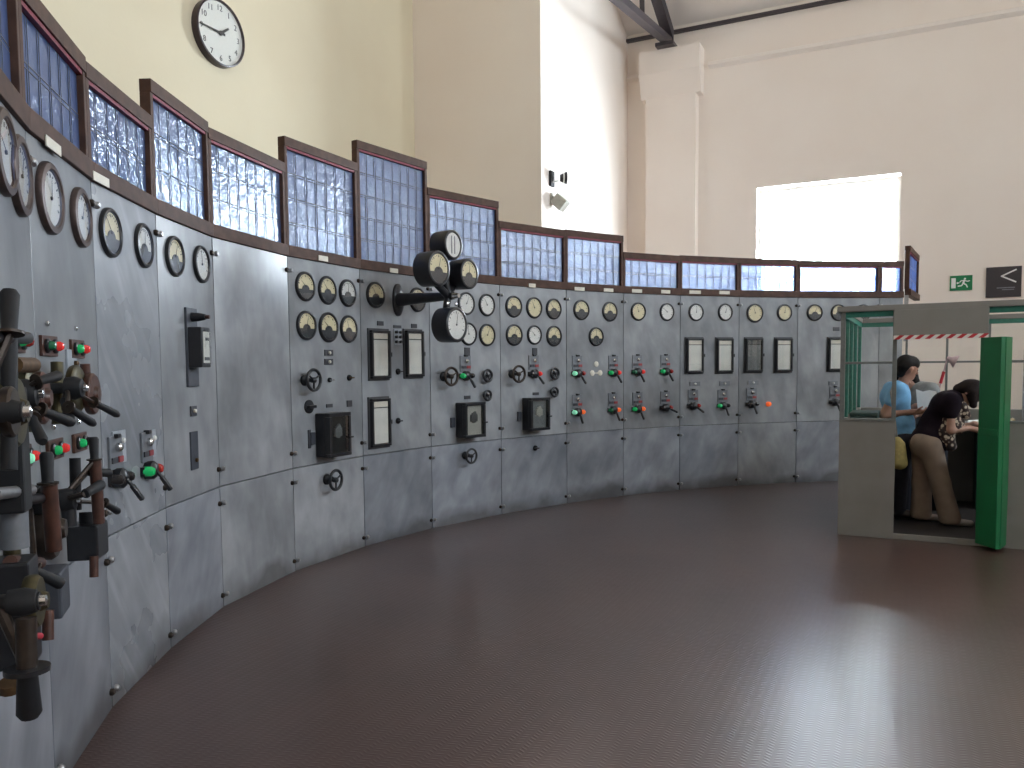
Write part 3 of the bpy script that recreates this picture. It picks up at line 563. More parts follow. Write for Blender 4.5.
add_knob(6, 308.5, 406.7, .055, 'round black knob between handwheel and relay box'); add_knob(9, 535, 448, .03, 'tiny dark knob on the slab under the dim relay box'); add_knob(6, 348.7, 377.7, .026, 'small pale knob right of the handwheel by the blank slab', 'brass')
add_knob(6, 329, 380, .02, 'tiny metal knob in the middle above the black relay box', 'chrome'); add_knob(7, 397.6, 371.5, .028, 'small dark knob between the upper chart recorders'); add_knob(7, 397.6, 420.8, .028, 'small dark knob right of the lower chart recorder')
# ---- relay boxes
def add_relay(i, x, y, label, plate, mover):
    w, h, d = .29, .36, .15
    t = thing('relay_box', label, 'relay', at(i, x, y, d) @ T((0, 0, -d)), 'relay boxes on the switchboard')
    part('case', MB().box(-w / 2, w / 2, -h / 2, h / 2, 0, d - .05).mesh('case', 'black', bevel=.012), t)
    fr = MB().box(-w / 2, w / 2, h / 2 - .03, h / 2, d - .05, d).box(-w / 2, w / 2, -h / 2, -h / 2 + .03, d - .05, d).box(-w / 2, -w / 2 + .03, -h / 2 + .03, h / 2 - .03, d - .05, d).box(w / 2 - .03, w / 2, -h / 2 + .03, h / 2 - .03, d - .05, d)
    part('door_frame', fr.mesh('door_frame', 'black', bevel=.004), t)
    part('mechanism', MB().cbox((0, 0, d - .045), (w - .06, h - .06, .012)).mesh('mechanism', plate), t)
    part('movement', MB().cbox((.0, .02, d - .03), (.09, .07, .02)).cbox((.03, .05, d - .028), (.05, .04, .02), Matrix.Rotation(.5, 4, 'Z')).lathe([(.03, d - .04), (.03, d - .02), (0, d - .02)], 12).mesh('movement', mover), t)
    part('glass', MB().box(-w / 2 + .03, w / 2 - .03, -h / 2 + .03, h / 2 - .03, d - .014, d - .008).mesh('glass', 'glassrelay'), t)
    for s in (-1, 1): part('mounting_lug', MB().cbox((s * (w / 2 + .05), -.02, .012), (.05, .1, .024)).mesh('mounting_lug', 'slate', bevel=.004), t)
    part('catch', MB().cbox((w / 2 - .01, -.03, d + .005), (.05, .014, .014)).mesh('catch', 'black'), t)
add_relay(6, 341, 434.5, 'black relay box on the bay beside the blank slab', 'darkcover', 'platepale'); add_relay(8, 476, 420, 'shiny relay box below the gauge cluster', 'signwhite', 'greymetal'); add_relay(9, 541, 414, 'dim grey-faced relay box left of the three-dial bay', 'platepale', 'signwhite')  # shiny box: bright reflection painted in as a white mechanism plate
# ---- chart recorders
def add_recorder(i, x0, x1, y0, y1, label, face, d=.05):
    xc, yc = (x0 + x1) / 2, (y0 + y1) / 2; w, h = .275, .47
    t = thing('chart_recorder', label, 'chart recorder', at(i, xc, yc, d * .5) @ T((0, 0, -d * .5)), 'chart recorders on the switchboard')
    part('back_plate', MB().cbox((0, 0, .008), (w, h, .016)).mesh('back_plate', 'recordergrey', bevel=.004), t)
    fr = MB(); a, b = w * .45, h * .46; k = .021
    fr.box(-a, a, b - k, b, .016, d).box(-a, a, -b, -b + k, .016, d).box(-a, -a + k, -b + k, b - k, .016, d).box(a - k, a, -b + k, b - k, .016, d)
    part('door', fr.mesh('door', 'black', bevel=.003), t)
    part('chart', MB().cbox((0, -.02, .022), (2 * (a - k), 2 * (b - k) - .05, .012)).mesh('chart', face), t)
    part('scale_strip', MB().cbox((0, b - k - .03, .024), (2 * (a - k), .05, .012)).mesh('scale_strip', 'plate_white' if face == 'paper' else 'greymetal'), t)
    part('pen_bar', MB().cbox((0, b - k - .06, .031), (2 * (a - k), .008, .004)).mesh('pen_bar', 'ink'), t)
    part('glass', MB().box(-a + k, a - k, -b + k, b - k, d - .012, d - .009).mesh('glass', 'glassclear' if face == 'paper' else 'glassrelay'), t)
    part('latch', MB().cbox((a + .012, 0, d * .6), (.02, .04, .03)).mesh('latch', 'black', bevel=.004), t)
add_recorder(7, 369, 391, 329, 380, 'upper left chart recorder under the bracket arm', 'paper'); add_recorder(7, 404.7, 424, 329, 378.6, 'upper right chart recorder under the bracket arm', 'paper'); add_recorder(7, 369.5, 391, 397, 448, 'lower chart recorder standing alone under the upper pair', 'paper')
add_recorder(12, 684, 705.6, 337, 374, 'pale chart recorder below the left plain white dial', 'paper'); add_recorder(12, 714.5, 735, 337, 374, 'pale chart recorder below the right plain white dial', 'paper')
add_recorder(13, 743, 765, 335, 375, 'glassy dark recorder below the thick-rimmed dial', 'platepale'); add_recorder(13, 773, 794.5, 335.5, 374.5, 'glassy recorder nearest the wide booth-side bay', 'paper'); add_recorder(14, 826, 848, 336.5, 372, 'white-faced chart recorder cut by the booth corner', 'paper')
# ---- tall narrow instrument
def tall_instrument():
    i = 4; t = thing('narrow_instrument', 'tall narrow black instrument with glass front on a slate strip', 'instrument', at(i, 190.5, 347.5))
    part('strip', MB().cbox((0, 0, .008), (.155, .48, .016)).mesh('strip', 'slate', bevel=.003), t)
    part('case', MB().cbox((.0, -.0, .055), (.14, .245, .085)).mesh('case', 'black', bevel=.008), t)
    part('scale_card', MB().cbox((.0, -.0, .099), (.09, .19, .004)).mesh('scale_card', 'paper'), t)
    part('pointer', MB().cbox((.01, .05, .102), (.05, .018, .003)).cbox((.0, -.07, .102), (.07, .02, .003)).mesh('pointer', 'darkcover'), t)
    part('glass', MB().cbox((0, 0, .107), (.11, .21, .004)).mesh('glass', 'glassclear'), t)
    k = part('knob', MB().tube([(0, .185, .01), (0, .185, .06), (0, .185, .10)], [.03, .026, .018], 12).mesh('knob', 'black', True), t)
    part('tip', MB().tube([(0, .185, .10), (0, .185, .125)], .012, 10).mesh('tip', 'redbrown', True), k)
tall_instrument()
# ---- small plates, terminal blocks, nameplates
def add_plate(i, x, y, w, h, mat, label, name='small_plate', cat='plate', dot=None, d=.01, off=0):
    t = thing(name, label, cat, at(i, x, y, off), 'small plates on the switchboard')
    part('plate', MB().cbox((0, 0, d / 2), (w, h, d)).mesh('plate', mat, bevel=.002), t)
    if dot: part('stud', MB().lathe([(.013, d), (.013, d + .012), (0, d + .018)], 10, cx=dot[0], cy=dot[1]).mesh('stud', dot[2], True), t)
add_plate(4, 192.7, 411, .085, .062, 'plate_dark', 'small dark switch plate below the tall narrow instrument', dot=(0, 0, 'plate_white')); add_plate(4, 193.5, 450.5, .105, .235, 'slate', 'upright slate plate with a brass stud below the narrow instrument', dot=(.01, -.06, 'brass'))
add_plate(6, 328.3, 352.8, .11, .05, 'plate_dark', 'upper of two dark tag plates under the six dials', dot=(0, 0, 'plate_white')); add_plate(6, 328.3, 361.8, .11, .05, 'plate_dark', 'lower of two dark tag plates under the six dials', dot=(0, 0, 'plate_white'))
add_plate(6, 329, 405.7, .08, .03, 'plate_dark', 'thin dark tag right above the black relay box'); add_plate(6, 349, 403.5, .07, .055, 'plate_dark', 'dark double tag at the right above the black relay box'); add_plate(6, 309, 439, .03, .15, 'plate_dark', 'narrow upright tag left of the black relay box')
add_plate(8, 466.9, 351.7, .075, .085, 'plate_dark', 'dark square plate above the green-lit switch'); add_plate(9, 534.5, 351.6, .07, .08, 'plate_dark', 'dark square plate above the red-lit switch'); add_plate(8, 467, 397.3, .085, .035, 'plate_dark', 'thin dark tag on top of the shiny relay box'); add_plate(9, 535.5, 393.7, .09, .03, 'plate_dark', 'thin dark tag on top of the dim relay box')
add_plate(12, 694.7, 383.8, .155, .055, 'greymetal', 'grey button plate under the left pale chart recorder', dot=(0, 0, 'signwhite')); add_plate(12, 724.4, 383.4, .155, .055, 'greymetal', 'grey button plate under the right pale chart recorder', dot=(0, 0, 'signwhite')); add_plate(13, 753, 382.6, .155, .055, 'greymetal', 'grey button plate under the left glassy recorder', dot=(0, 0, 'signwhite'))
add_plate(14, 833, 383, .13, .055, 'greymetal', 'grey button plate beside the booth corner post', dot=(0, 0, 'signwhite')); add_plate(14, 836, 329, .09, .05, 'plate_dark', 'small dark tag above the recorder at the booth corner')
def terminal_block():
    t = thing('terminal_block', 'small six-hole terminal block between the upper chart recorders', 'terminal', at(7, 397, 337))
    part('plate', MB().cbox((0, 0, .006), (.10, .15, .012)).mesh('plate', 'platepale', bevel=.002), t)
    for r in range(3):
        for s in (-.028, .028): part('socket', cached('sock', lambda: MB().lathe([(.014, 0), (.014, .02), (0, .022)], 10).mesh('socket', 'black', True)), t, T((s, (r - 1) * .045, .012)))
    part('tag', MB().cbox((0, .095, .006), (.10, .025, .012)).mesh('tag', 'plate_dark'), t)
terminal_block()
def three_sockets():
    t = thing('socket_cluster', 'three round pale blanking caps between the upper lamp switches', 'socket', at(10, 596, 370.5))
    for dx, dy in ((-.062, -.03), (.062, -.03), (0, .075)): part('cap', cached('capm', lambda: MB().lathe([(.034, 0), (.034, .008), (.02, .014), (0, .014)], 14).mesh('cap', 'plate_white', True)), t, T((dx, dy, 0)))
    part('link', MB().cbox((0, -.03, .004), (.1, .012, .008)).mesh('link', 'plate_white'), t)
three_sockets()
for (i, x, y, w, lab) in [(2, 52.6, 146, .17, 'cream nameplate on the rail above the left brass-ringed gauge'), (3, 100.5, 179.5, .17, 'cream nameplate on the rail above the streaked bay'), (6, 323, 258.5, .12, 'cream nameplate on the rail above the black relay bay'), (7, 393.7, 270.7, .11, 'cream nameplate on the rail under the tallest screen'), (9, 532, 285.6, .10, 'cream nameplate on the rail above the dim relay bay'),
                          (10, 579.4, 289, .15, 'cream nameplate above the upper left dial of the triangle'), (10, 608.4, 290.2, .15, 'cream nameplate above the upper right dial of the triangle'), (11, 636.9, 291, .15, 'cream nameplate with a dark mark above the greenish dial'), (11, 665.6, 291.8, .14, 'cream nameplate above the glinting white dial'), (12, 695, 292.2, .17, 'cream nameplate above the left plain white dial'), (12, 724.4, 292.6, .16, 'cream nameplate above the right plain white dial')]:
    add_plate(i, x, y, w, .042, 'plate_white', lab, 'nameplate', 'nameplate', d=.006, off=.0185)
for (x, y, lab) in [(380, 323.4, 'small dark tag above the upper left chart recorder'), (413.7, 326, 'small dark tag above the upper right chart recorder')]: add_plate(7, x, y, .08, .04, 'plate_dark', lab)
add_plate(2, 70, 363.5, .12, .115, 'platepale', 'pale square plate with a round stud between upper lever hubs', dot=(.03, 0, 'brass')); add_plate(3, 118, 447, .15, .16, 'platepale', 'pale plate with catch above the left lever switch', dot=(.03, .03, 'signwhite')); add_plate(3, 150, 444, .13, .15, 'platepale', 'pale plate with catch above the right lever switch', dot=(.03, .03, 'signwhite'))
# ================================================================ BREAKER LEVERS (near left)
def lever_gear(i, hubpx, hoff, label, hr=1.0):
    h = loc(i, *hubpx, hoff); t = thing('breaker_lever', label, 'lever', BAY[i]['m'] @ T((h.x, h.y, 0)), 'breaker lever gears on the lever bays')
    P = lambda x, y, off: loc(i, x, y, off) - V((h.x, h.y, 0))
    def grip(a, b, off_a, off_b, r, guard=True, mat='blacksatin', stem=True):
        A, B = P(*a, off_a), P(*b, off_b); d = (B - A)
        g = part('lever_handle', MB().tube([A, A + d * .06, A + d * .12, B - d * .1, B], [r * .7, r * .9, r * .8, r, r * .7], 12).mesh('lever_handle', mat, True), t)
        if guard: part('guard', MB().tube([A - d * .01, A + d * .05], r * 1.5, 14).mesh('guard', 'bronze', True), g)
        if stem: part('stem', MB().tube([V((0, 0, hoff * .8)), A], [r * .55, r * .5], 8).mesh('stem', 'bronze', True), g)
        return g
    def disc(px, off, R, th, mat, nm='disc'):
        c = P(*px, off); return part(nm, MB().lathe([(R * .96, 0), (R, th * .25), (R, th * .75), (R * .9, th), (R * .4, th), (R * .3, th * 1.5), (0, th * 1.5)], 24).mesh(nm, mat, True), t, T(c))
    def rod(a, b, off_a, off_b, r, mat, nm='rod'): return part(nm, MB().tube([P(*a, off_a), P(*b, off_b)], r, 12).mesh(nm, mat, True), t)
    def block(px, off, size, mat, nm='block'): return part(nm, MB().cbox((0, 0, 0), size).mesh(nm, mat, bevel=.008), t, T(P(*px, off)))
    part('shaft', MB().tube([(0, 0, 0), (0, 0, hoff + .03)], .02, 12).mesh('shaft', 'blacksatin', True), t)
    part('hub', MB().lathe([(.04 * hr, hoff - .03), (.044 * hr, hoff), (.034 * hr, hoff + .025), (.0, hoff + .035)], 16).mesh('hub', 'blacksatin', True), t)
    part('hub_cap', MB().lathe([(.013, hoff + .028), (.012, hoff + .042), (0, hoff + .046)], 12).mesh('hub_cap', 'chrome', True), t)
    return t, P, grip, disc, rod, block
t, P, grip, disc, rod, block = lever_gear(2, (75, 388), .13, 'upper right lever gear with three black handles beside the streaked bay')
rod((57, 362), (58, 424), .05, .05, .022, 'olive', 'guide_bar'); disc((72, 389), .05, .095, .03, 'olive', 'quadrant'); disc((88, 394), .08, .085, .03, 'redbrown', 'sector'); rod((85, 364), (86, 380), .06, .06, .02, 'redbrown', 'guide_bar')
grip((68, 407), (94, 424), .16, .20, .0155); grip((93, 402), (118, 415), .14, .19, .0155); grip((64, 400), (70, 420), .10, .16, .018, False)
t, P, grip, disc, rod, block = lever_gear(1, (27, 394), .12, 'upper left lever gear with a raised black handle and brass straps')
rod((14, 365), (33, 365), .08, .08, .024, 'brass', 'strap'); rod((27, 360), (28, 392), .05, .05, .022, 'olive', 'guide_bar'); disc((26, 395), .05, .12, .03, 'olive', 'quadrant'); disc((36, 398), .08, .085, .03, 'redbrown', 'sector')
grip((36, 382), (60, 375), .15, .20, .0155); grip((40, 410), (73, 423), .15, .22, .016); grip((32, 418), (43, 442), .15, .2, .015)
t, P, grip, disc, rod, block = lever_gear(1, (6, 412), .26, 'large lever gear at the left edge with a tall upright black grip', .6)
grip((9, 334), (9.5, 290), .26, .26, .0185); rod((9, 337), (9, 470), .24, .24, .016, 'blacksatin', 'column'); rod((-12, 337), (27, 338), .24, .24, .014, 'black', 'crossbar'); disc((4, 412), .22, .075, .03, 'olive', 'disc'); disc((4, 412), .25, .05, .02, 'bronze', 'disc'); block((3, 450), .15, (.08, .30, .10), 'blacksatin', 'housing')
t, P, grip, disc, rod, block = lever_gear(2, (68, 500), .12, 'lower right lever gear with a red-brown column and black dashpot')
grip((94.5, 460), (93.5, 437), .19, .19, .018); rod((95, 459), (99, 523), .19, .19, .021, 'redbrown', 'insulator_column'); grip((88, 472), (111, 473), .16, .22, .017, False); grip((85, 494), (102, 484), .2, .22, .02, False); grip((104, 503), (119, 512), .16, .2, .015)
rod((75, 458), (76, 510), .09, .09, .02, 'blacksatin', 'guide_bar'); rod((68, 492), (69, 526), .12, .12, .026, 'black', 'guide_bar'); block((88, 540), .13, (.15, .13, .11), 'black', 'dashpot'); rod((89, 512), (89, 535), .13, .13, .035, 'blacksatin', 'piston'); rod((94, 556), (94, 577), .17, .17, .016, 'redbrown', 'prong')
t, P, grip, disc, rod, block = lever_gear(1, (40, 500), .14, 'middle lower lever gear with upright black grip on a red-brown column')
grip((48, 484), (46.5, 452), .2, .2, .018); rod((49, 484), (54, 550), .2, .2, .021, 'redbrown', 'insulator_column'); rod((-6, 494), (31, 490), .18, .18, .014, 'steel', 'crossbar'); rod((24, 500), (50, 497), .18, .18, .014, 'black', 'crossbar'); rod((13, 500), (15, 548), .16, .16, .032, 'greymetal', 'cylinder')
rod((12, 548), (13, 575), .14, .14, .02, 'olive', 'piston_rod'); disc((38, 530), .12, .09, .05, 'bronze', 'disc'); grip((35, 571), (63, 585), .18, .24, .016); block((46, 592), .16, (.13, .13, .10), 'slate', 'dashpot'); rod((48, 610), (48, 640), .18, .18, .015, 'redbrown', 'prong'); rod((10, 562), (40, 563), .16, .16, .016, 'redbrown', 'crossbar')
t, P, grip, disc, rod, block = lever_gear(1, (24, 602), .24, 'lowest lever gear with a guarded black grip hanging down', .7)
block((8, 612), .14, (.11, .26, .12), 'black', 'housing'); disc((26, 602), .22, .06, .03, 'olive', 'disc'); grip((27, 668), (29.5, 718), .26, .26, .024, False); rod((26, 618), (27, 668), .26, .26, .02, 'bronze', 'column'); part('guard', MB().tube([P(27, 667, .26), P(27.2, 672, .26)], .043, 20).mesh('guard', 'black', True), t); rod((10, 682), (11, 690), .1, .1, .03, 'brass', 'lug'); rod((34, 636), (40, 636), .22, .22, .008, 'redpaint', 'pin')
# ================================================================ WALL CLOCK
def build_clock():
    p = on_plane(219.5, 33.5, E1, C_CLOCK + .05); c = V((C_CLOCK, room(p).y, room(p).z))
    base = E1 * c.x + E2 * c.y + V((0, 0, c.z))
    m = frame(base, E2, V((0, 0, 1)), E1); R = .348
    t = thing('wall_clock', 'round white wall clock with dark plum rim high on the yellowed wall', 'clock', m)
    part('rim', MB().ring([(R, 0), (R, .085), (R * .955, .09), (R * .945, .08), (R * .945, 0)], 48).mesh('rim', 'clockrim', True), t)
    part('face', MB().lathe([(R * .95, .01), (R * .95, .06), (0, .06)], 40).mesh('face', 'clockwhite'), t)
    for k in range(1, 13):
        a = math.radians(90 - 30 * k); part('numeral', text_mesh(str(k), .085, 'darkcover'), t, T((.76 * R * math.cos(a), .76 * R * math.sin(a), .061)))
    hand = lambda L, w: MB().prism([(-.2 * L, -w), (L, -w * .6), (L, w * .6), (-.2 * L, w)], .066, .07)
    part('hour_hand', hand(.15, .017).mesh('hour_hand', 'ink'), t, Matrix.Rotation(math.radians(90 - 54), 4, 'Z'))
    part('minute_hand', hand(.30, .013).mesh('minute_hand', 'ink'), t, T((0, 0, .005)) @ Matrix.Rotation(math.radians(90 - 271), 4, 'Z'))
    part('hub', MB().lathe([(.026, .064), (.026, .08), (0, .084)], 14).mesh('hub', 'ink', True), t)
    part('glass', MB().lathe([(R * .94, .083), (R * .94, .084), (0, .088)], 32).mesh('glass', 'glassclear', True), t)
build_clock()
# ================================================================ LAMPS ON THE BLOCK WALL, SIGNS
def block_pt(x, y, off=0): return on_plane(x, y, E1, C_BLOCK + off)
def build_wall_lamps():
    p = block_pt(550.5, 179); m = frame(p, E2, V((0, 0, 1)), E1)
    t = thing('wall_spotlight', 'small black spotlight high on the bright wall block', 'spotlight', m)
    part('mount', MB().cbox((0, 0, .02), (.14, .22, .04)).mesh('mount', 'blacksatin', bevel=.01), t)
    part('arm', MB().tube([(0, -.05, .03), (.03, -.03, .12)], .014, 8).mesh('arm', 'signwhite', True), t)
    h = part('head', MB().lathe([(.05, 0), (.085, .08), (.09, .1), (0, .1)], 16).mesh('head', 'black', True), t, T((.05, .01, .13)) @ Matrix.Rotation(.5, 4, 'Y'))
    part('collar', MB().ring([(.062, .03), (.078, .06), (.07, .06), (.055, .03)], 16).mesh('collar', 'signwhite', True), h)
    p = block_pt(551, 197); m = frame(p, E2, V((0, 0, 1)), E1)
    t = thing('wall_floodlight', 'pale grey box floodlight tilted down below the black spotlight', 'floodlight', m)
    part('mount', MB().cbox((0, 0, .015), (.08, .11, .03)).mesh('mount', 'spotgrey', bevel=.006), t)
    part('bracket', MB().tube([(0, 0, .02), (.02, -.02, .10)], .018, 8).mesh('bracket', 'spotgrey', True), t)
    b = part('housing', MB().cbox((0, 0, .09), (.17, .17, .2)).mesh('housing', 'spotgrey', bevel=.012), t, T((.02, -.03, .07)) @ Matrix.Rotation(.75, 4, 'X'))
    part('lens', MB().cbox((0, 0, .195), (.13, .13, .012)).mesh('lens', 'glassclear'), b)
build_wall_lamps()
def far_frame(x, y): return frame(on_far(x, y), E1, V((0, 0, 1)), -E2)
def build_signs():
    t = thing('exit_sign', 'green emergency exit sign with white running figure on the far wall', 'sign', far_frame(961, 283)); w, h = .31, .235
    part('board', MB().cbox((0, 0, .008), (w, h, .016)).mesh('board', 'signgreen', bevel=.003), t)
    pic = MB().cbox((-.105, 0, .018), (.062, .16, .003))
    part('door_symbol', pic.mesh('door_symbol', 'signwhite'), t)
    man = MB(); z0, z1 = .0165, .0195
    man.lathe([(.016, z0), (.016, z1), (0, z1)], 12, cx=.052, cy=.062)
    def limb(a, b, w): d = (V((*b, 0)) - V((*a, 0))).normalized(); n = V((-d.y, d.x, 0)) * w; A, B = V((*a, 0)), V((*b, 0)); man.prism([tuple((A + n).xy), tuple((A - n).xy), tuple((B - n).xy), tuple((B + n).xy)], z0, z1)
    for a, b, w in [((.046, .045), (.028, -.012), .015), ((.045, .036), (.09, .02), .007), ((.09, .02), (.12, .03), .007), ((.04, .036), (.0, .035), .007), ((0, .035), (-.02, .01), .007), ((.03, -.01), (.068, -.028), .009), ((.068, -.028), (.09, -.075), .009), ((.026, -.01), (.008, -.045), .009), ((.008, -.045), (-.045, -.05), .009)]: limb(a, b, w)
    part('running_figure', man.mesh('running_figure', 'signwhite'), t)
    part('arrow', MB().prism([(-.066, 0), (-.045, .02), (-.045, .008), (-.025, .008), (-.025, -.008), (-.045, -.008), (-.045, -.02)], z0, z1).mesh('arrow', 'signwhite'), t)
    t = thing('arrow_sign', 'charcoal square sign with a white left-pointing chevron on the far wall', 'sign', far_frame(1003.5, 282)); w, h = .47, .47
    part('board', MB().cbox((0, 0, .01), (w, h, .02)).mesh('board', 'signdark', bevel=.003), t)
    ch = MB()
    for a, b in (((-.03, .09), (.165, .185)), ((-.03, .09), (.165, -.01))):
        d = (V((*b, 0)) - V((*a, 0))).normalized(); n = V((-d.y, d.x, 0)) * .011; A, B = V((*a, 0)) - d * .008, V((*b, 0)); ch.prism([tuple((A + n).xy), tuple((A - n).xy), tuple((B - n).xy), tuple((B + n).xy)], .0205, .0225)
    part('chevron', ch.mesh('chevron', 'signwhite'), t)
    part('text_line', MB().cbox((.03, -.09, .0212), (.24, .016, .002)).cbox((.06, -.12, .0212), (.16, .012, .002)).mesh('text_line', 'greymetal'), t)
build_signs()
# ================================================================ BOOTH
BA = math.radians(-28); B0 = V((3.23, 7.43, 0)); BOOTH = T(B0) @ Matrix.Rotation(BA, 4, 'Z')
BW, BD, BH, SILL, OPEN = 2.75, 2.4, 2.11, 1.07, 1.80
D0, D1 = .465, 1.125
def build_booth():
    t = thing('control_booth', 'grey glazed roofless control booth with open green door beside the switchboard end', 'booth', BOOTH)
    bx = lambda nm, m, *a, bev=.004: part(nm, MB().box(*a).mesh(nm, m, bevel=bev), t)
    bx('floor_plate', 'darkfloor', .03, BW - .03, .03, BD - .03, 0, .03); bx('threshold', 'boothgrey', D0, D1, 0, .04, 0, .05)
    bx('top_rail', 'boothgrey', -.03, BW + .03, -.03, .05, BH - .05, BH); bx('top_rail', 'boothgrey', -.03, BW + .03, BD - .05, BD + .03, BH - .05, BH); bx('top_rail', 'boothgrey', -.03, .05, .05, BD - .05, BH - .05, BH); bx('top_rail', 'boothgrey', BW - .05, BW + .03, .05, BD - .05, BH - .05, BH)
    for x0, x1 in ((0, D0), (D1, BW)):
        p = bx('front_panel', 'boothgrey', x0, x1, 0, .045, 0, SILL); part('sill', MB().box(x0, x1, -.01, .06, SILL, SILL + .02).mesh('sill', 'boothframe'), p)
    bx('side_panel', 'boothgrey', 0, .045, .045, BD, 0, SILL); bx('side_panel', 'boothgrey', BW - .045, BW, .045, BD, 0, SILL); bx('back_panel', 'boothgrey', .045, BW - .045, BD - .045, BD, 0, SILL)
    for x in (0, BW - .04):
        for y in (0, BD - .04): bx('post', 'boothframe' if y == 0 else 'teal', x, x + .04, y, y + .04, SILL, BH - .05)
    bx('post', 'boothframe', D0 - .035, D0, 0, .035, SILL, BH - .05); bx('post', 'boothframe', D1, D1 + .035, 0, .035, SILL, BH - .05); bx('post', 'boothframe', 1.95, 1.98, 0, .035, SILL, BH - .05)
    bx('header', 'teal', .04, D0 - .035, .0, .04, BH - .10, BH - .05); bx('header', 'teal', D1 + .035, BW - .04, 0, .04, BH - .10, BH - .05); bx('header', 'teal', 0, .04, .04, BD - .04, BH - .10, BH - .05); bx('header', 'teal', .04, BW - .04, BD - .04, BD, BH - .10, BH - .05)
    bx('fascia_board', 'boothgrey', D0 - .03, D1 + .03, -.05, -.005, OPEN + .035, BH - .05)
    part('warning_tape', MB().box(D0 - .03, D1 + .03, -.055, -.0, OPEN, OPEN + .035).mesh('warning_tape', 'tape'), t)
    zb = 1.585
    bx('glazing_bar', 'boothframe', .04, D0 - .035, .01, .035, zb, zb + .022); bx('glazing_bar', 'boothframe', D1 + .035, BW - .04, .01, .035, zb, zb + .022); bx('glazing_bar', 'boothframe', .04, BW - .04, BD - .035, BD - .01, zb, zb + .022); bx('glazing_bar', 'boothframe', .01, .035, .04, BD - .04, zb, zb + .022)
    for x in (.50, .905, 1.31, 1.715, 2.12, 2.5): bx('glazing_bar', 'boothframe', x, x + .024, BD - .035, BD - .01, SILL, BH - .1)
    for y in (.45, 1.0, 1.6): bx('glazing_bar', 'teal', .005, .04, y, y + .03, SILL, BH - .1)
    def pane(*a): part('pane', MB().box(*a).mesh('pane', 'glassbooth'), t)
    pane(.04, D0 - .035, .018, .022, SILL + .02, BH - .10); pane(D1 + .035, 1.95, .018, .022, SILL + .02, BH - .10); pane(1.98, BW - .04, .018, .022, SILL + .02, BH - .10)
    e = [.02, .50, .905, 1.31, 1.715, 2.12, 2.5, BW - .04]
    for a, b in zip(e[:-1], e[1:]): pane(a + .024, b, BD - .022, BD - .018, SILL, BH - .1)
    e = [.01, .45, 1.0, 1.6, BD - .04]
    for a, b in zip(e[:-1], e[1:]): pane(.018, .022, a + .03, b, SILL, BH - .1)
    # folded two-leaf green door
    hp = BOOTH @ V((D1 - .01, -.01, 0)); tip = V((4.225, 6.64, 0)); d = (tip - hp); L = d.length; d.normalize()
    m = BOOTH.inverted() @ frame(hp, d, V((-d.y, d.x, 0)), V((0, 0, 1)))
    leaf = part('door', MB().box(0, L, -.018, .018, .03, OPEN).mesh('door', 'green', bevel=.004), t, m); leaf['label'] = 'bright green folded door leaf'
    part('rail', MB().box(.01, L - .01, -.024, .024, .98, 1.03).mesh('rail', 'green', bevel=.003), leaf)
    part('hinge', MB().tube([(0, 0, .25), (0, 0, .37)], .014, 8).mesh('hinge', 'boothframe', True), leaf); part('hinge', MB().tube([(0, 0, 1.45), (0, 0, 1.57)], .014, 8).mesh('hinge', 'boothframe', True), leaf)
    d2 = (BOOTH @ V((D1 + .17, -.06, 0)) - tip); L2 = L; d2.normalize()
    m2 = BOOTH.inverted() @ frame(tip, d2, V((-d2.y, d2.x, 0)), V((0, 0, 1)))
    part('door', MB().box(.02, L2, -.018, .018, .03, OPEN).mesh('door', 'green', bevel=.004), t, m2)
build_booth()
BP = lambda x, y, z=0: BOOTH @ T((x, y, z))
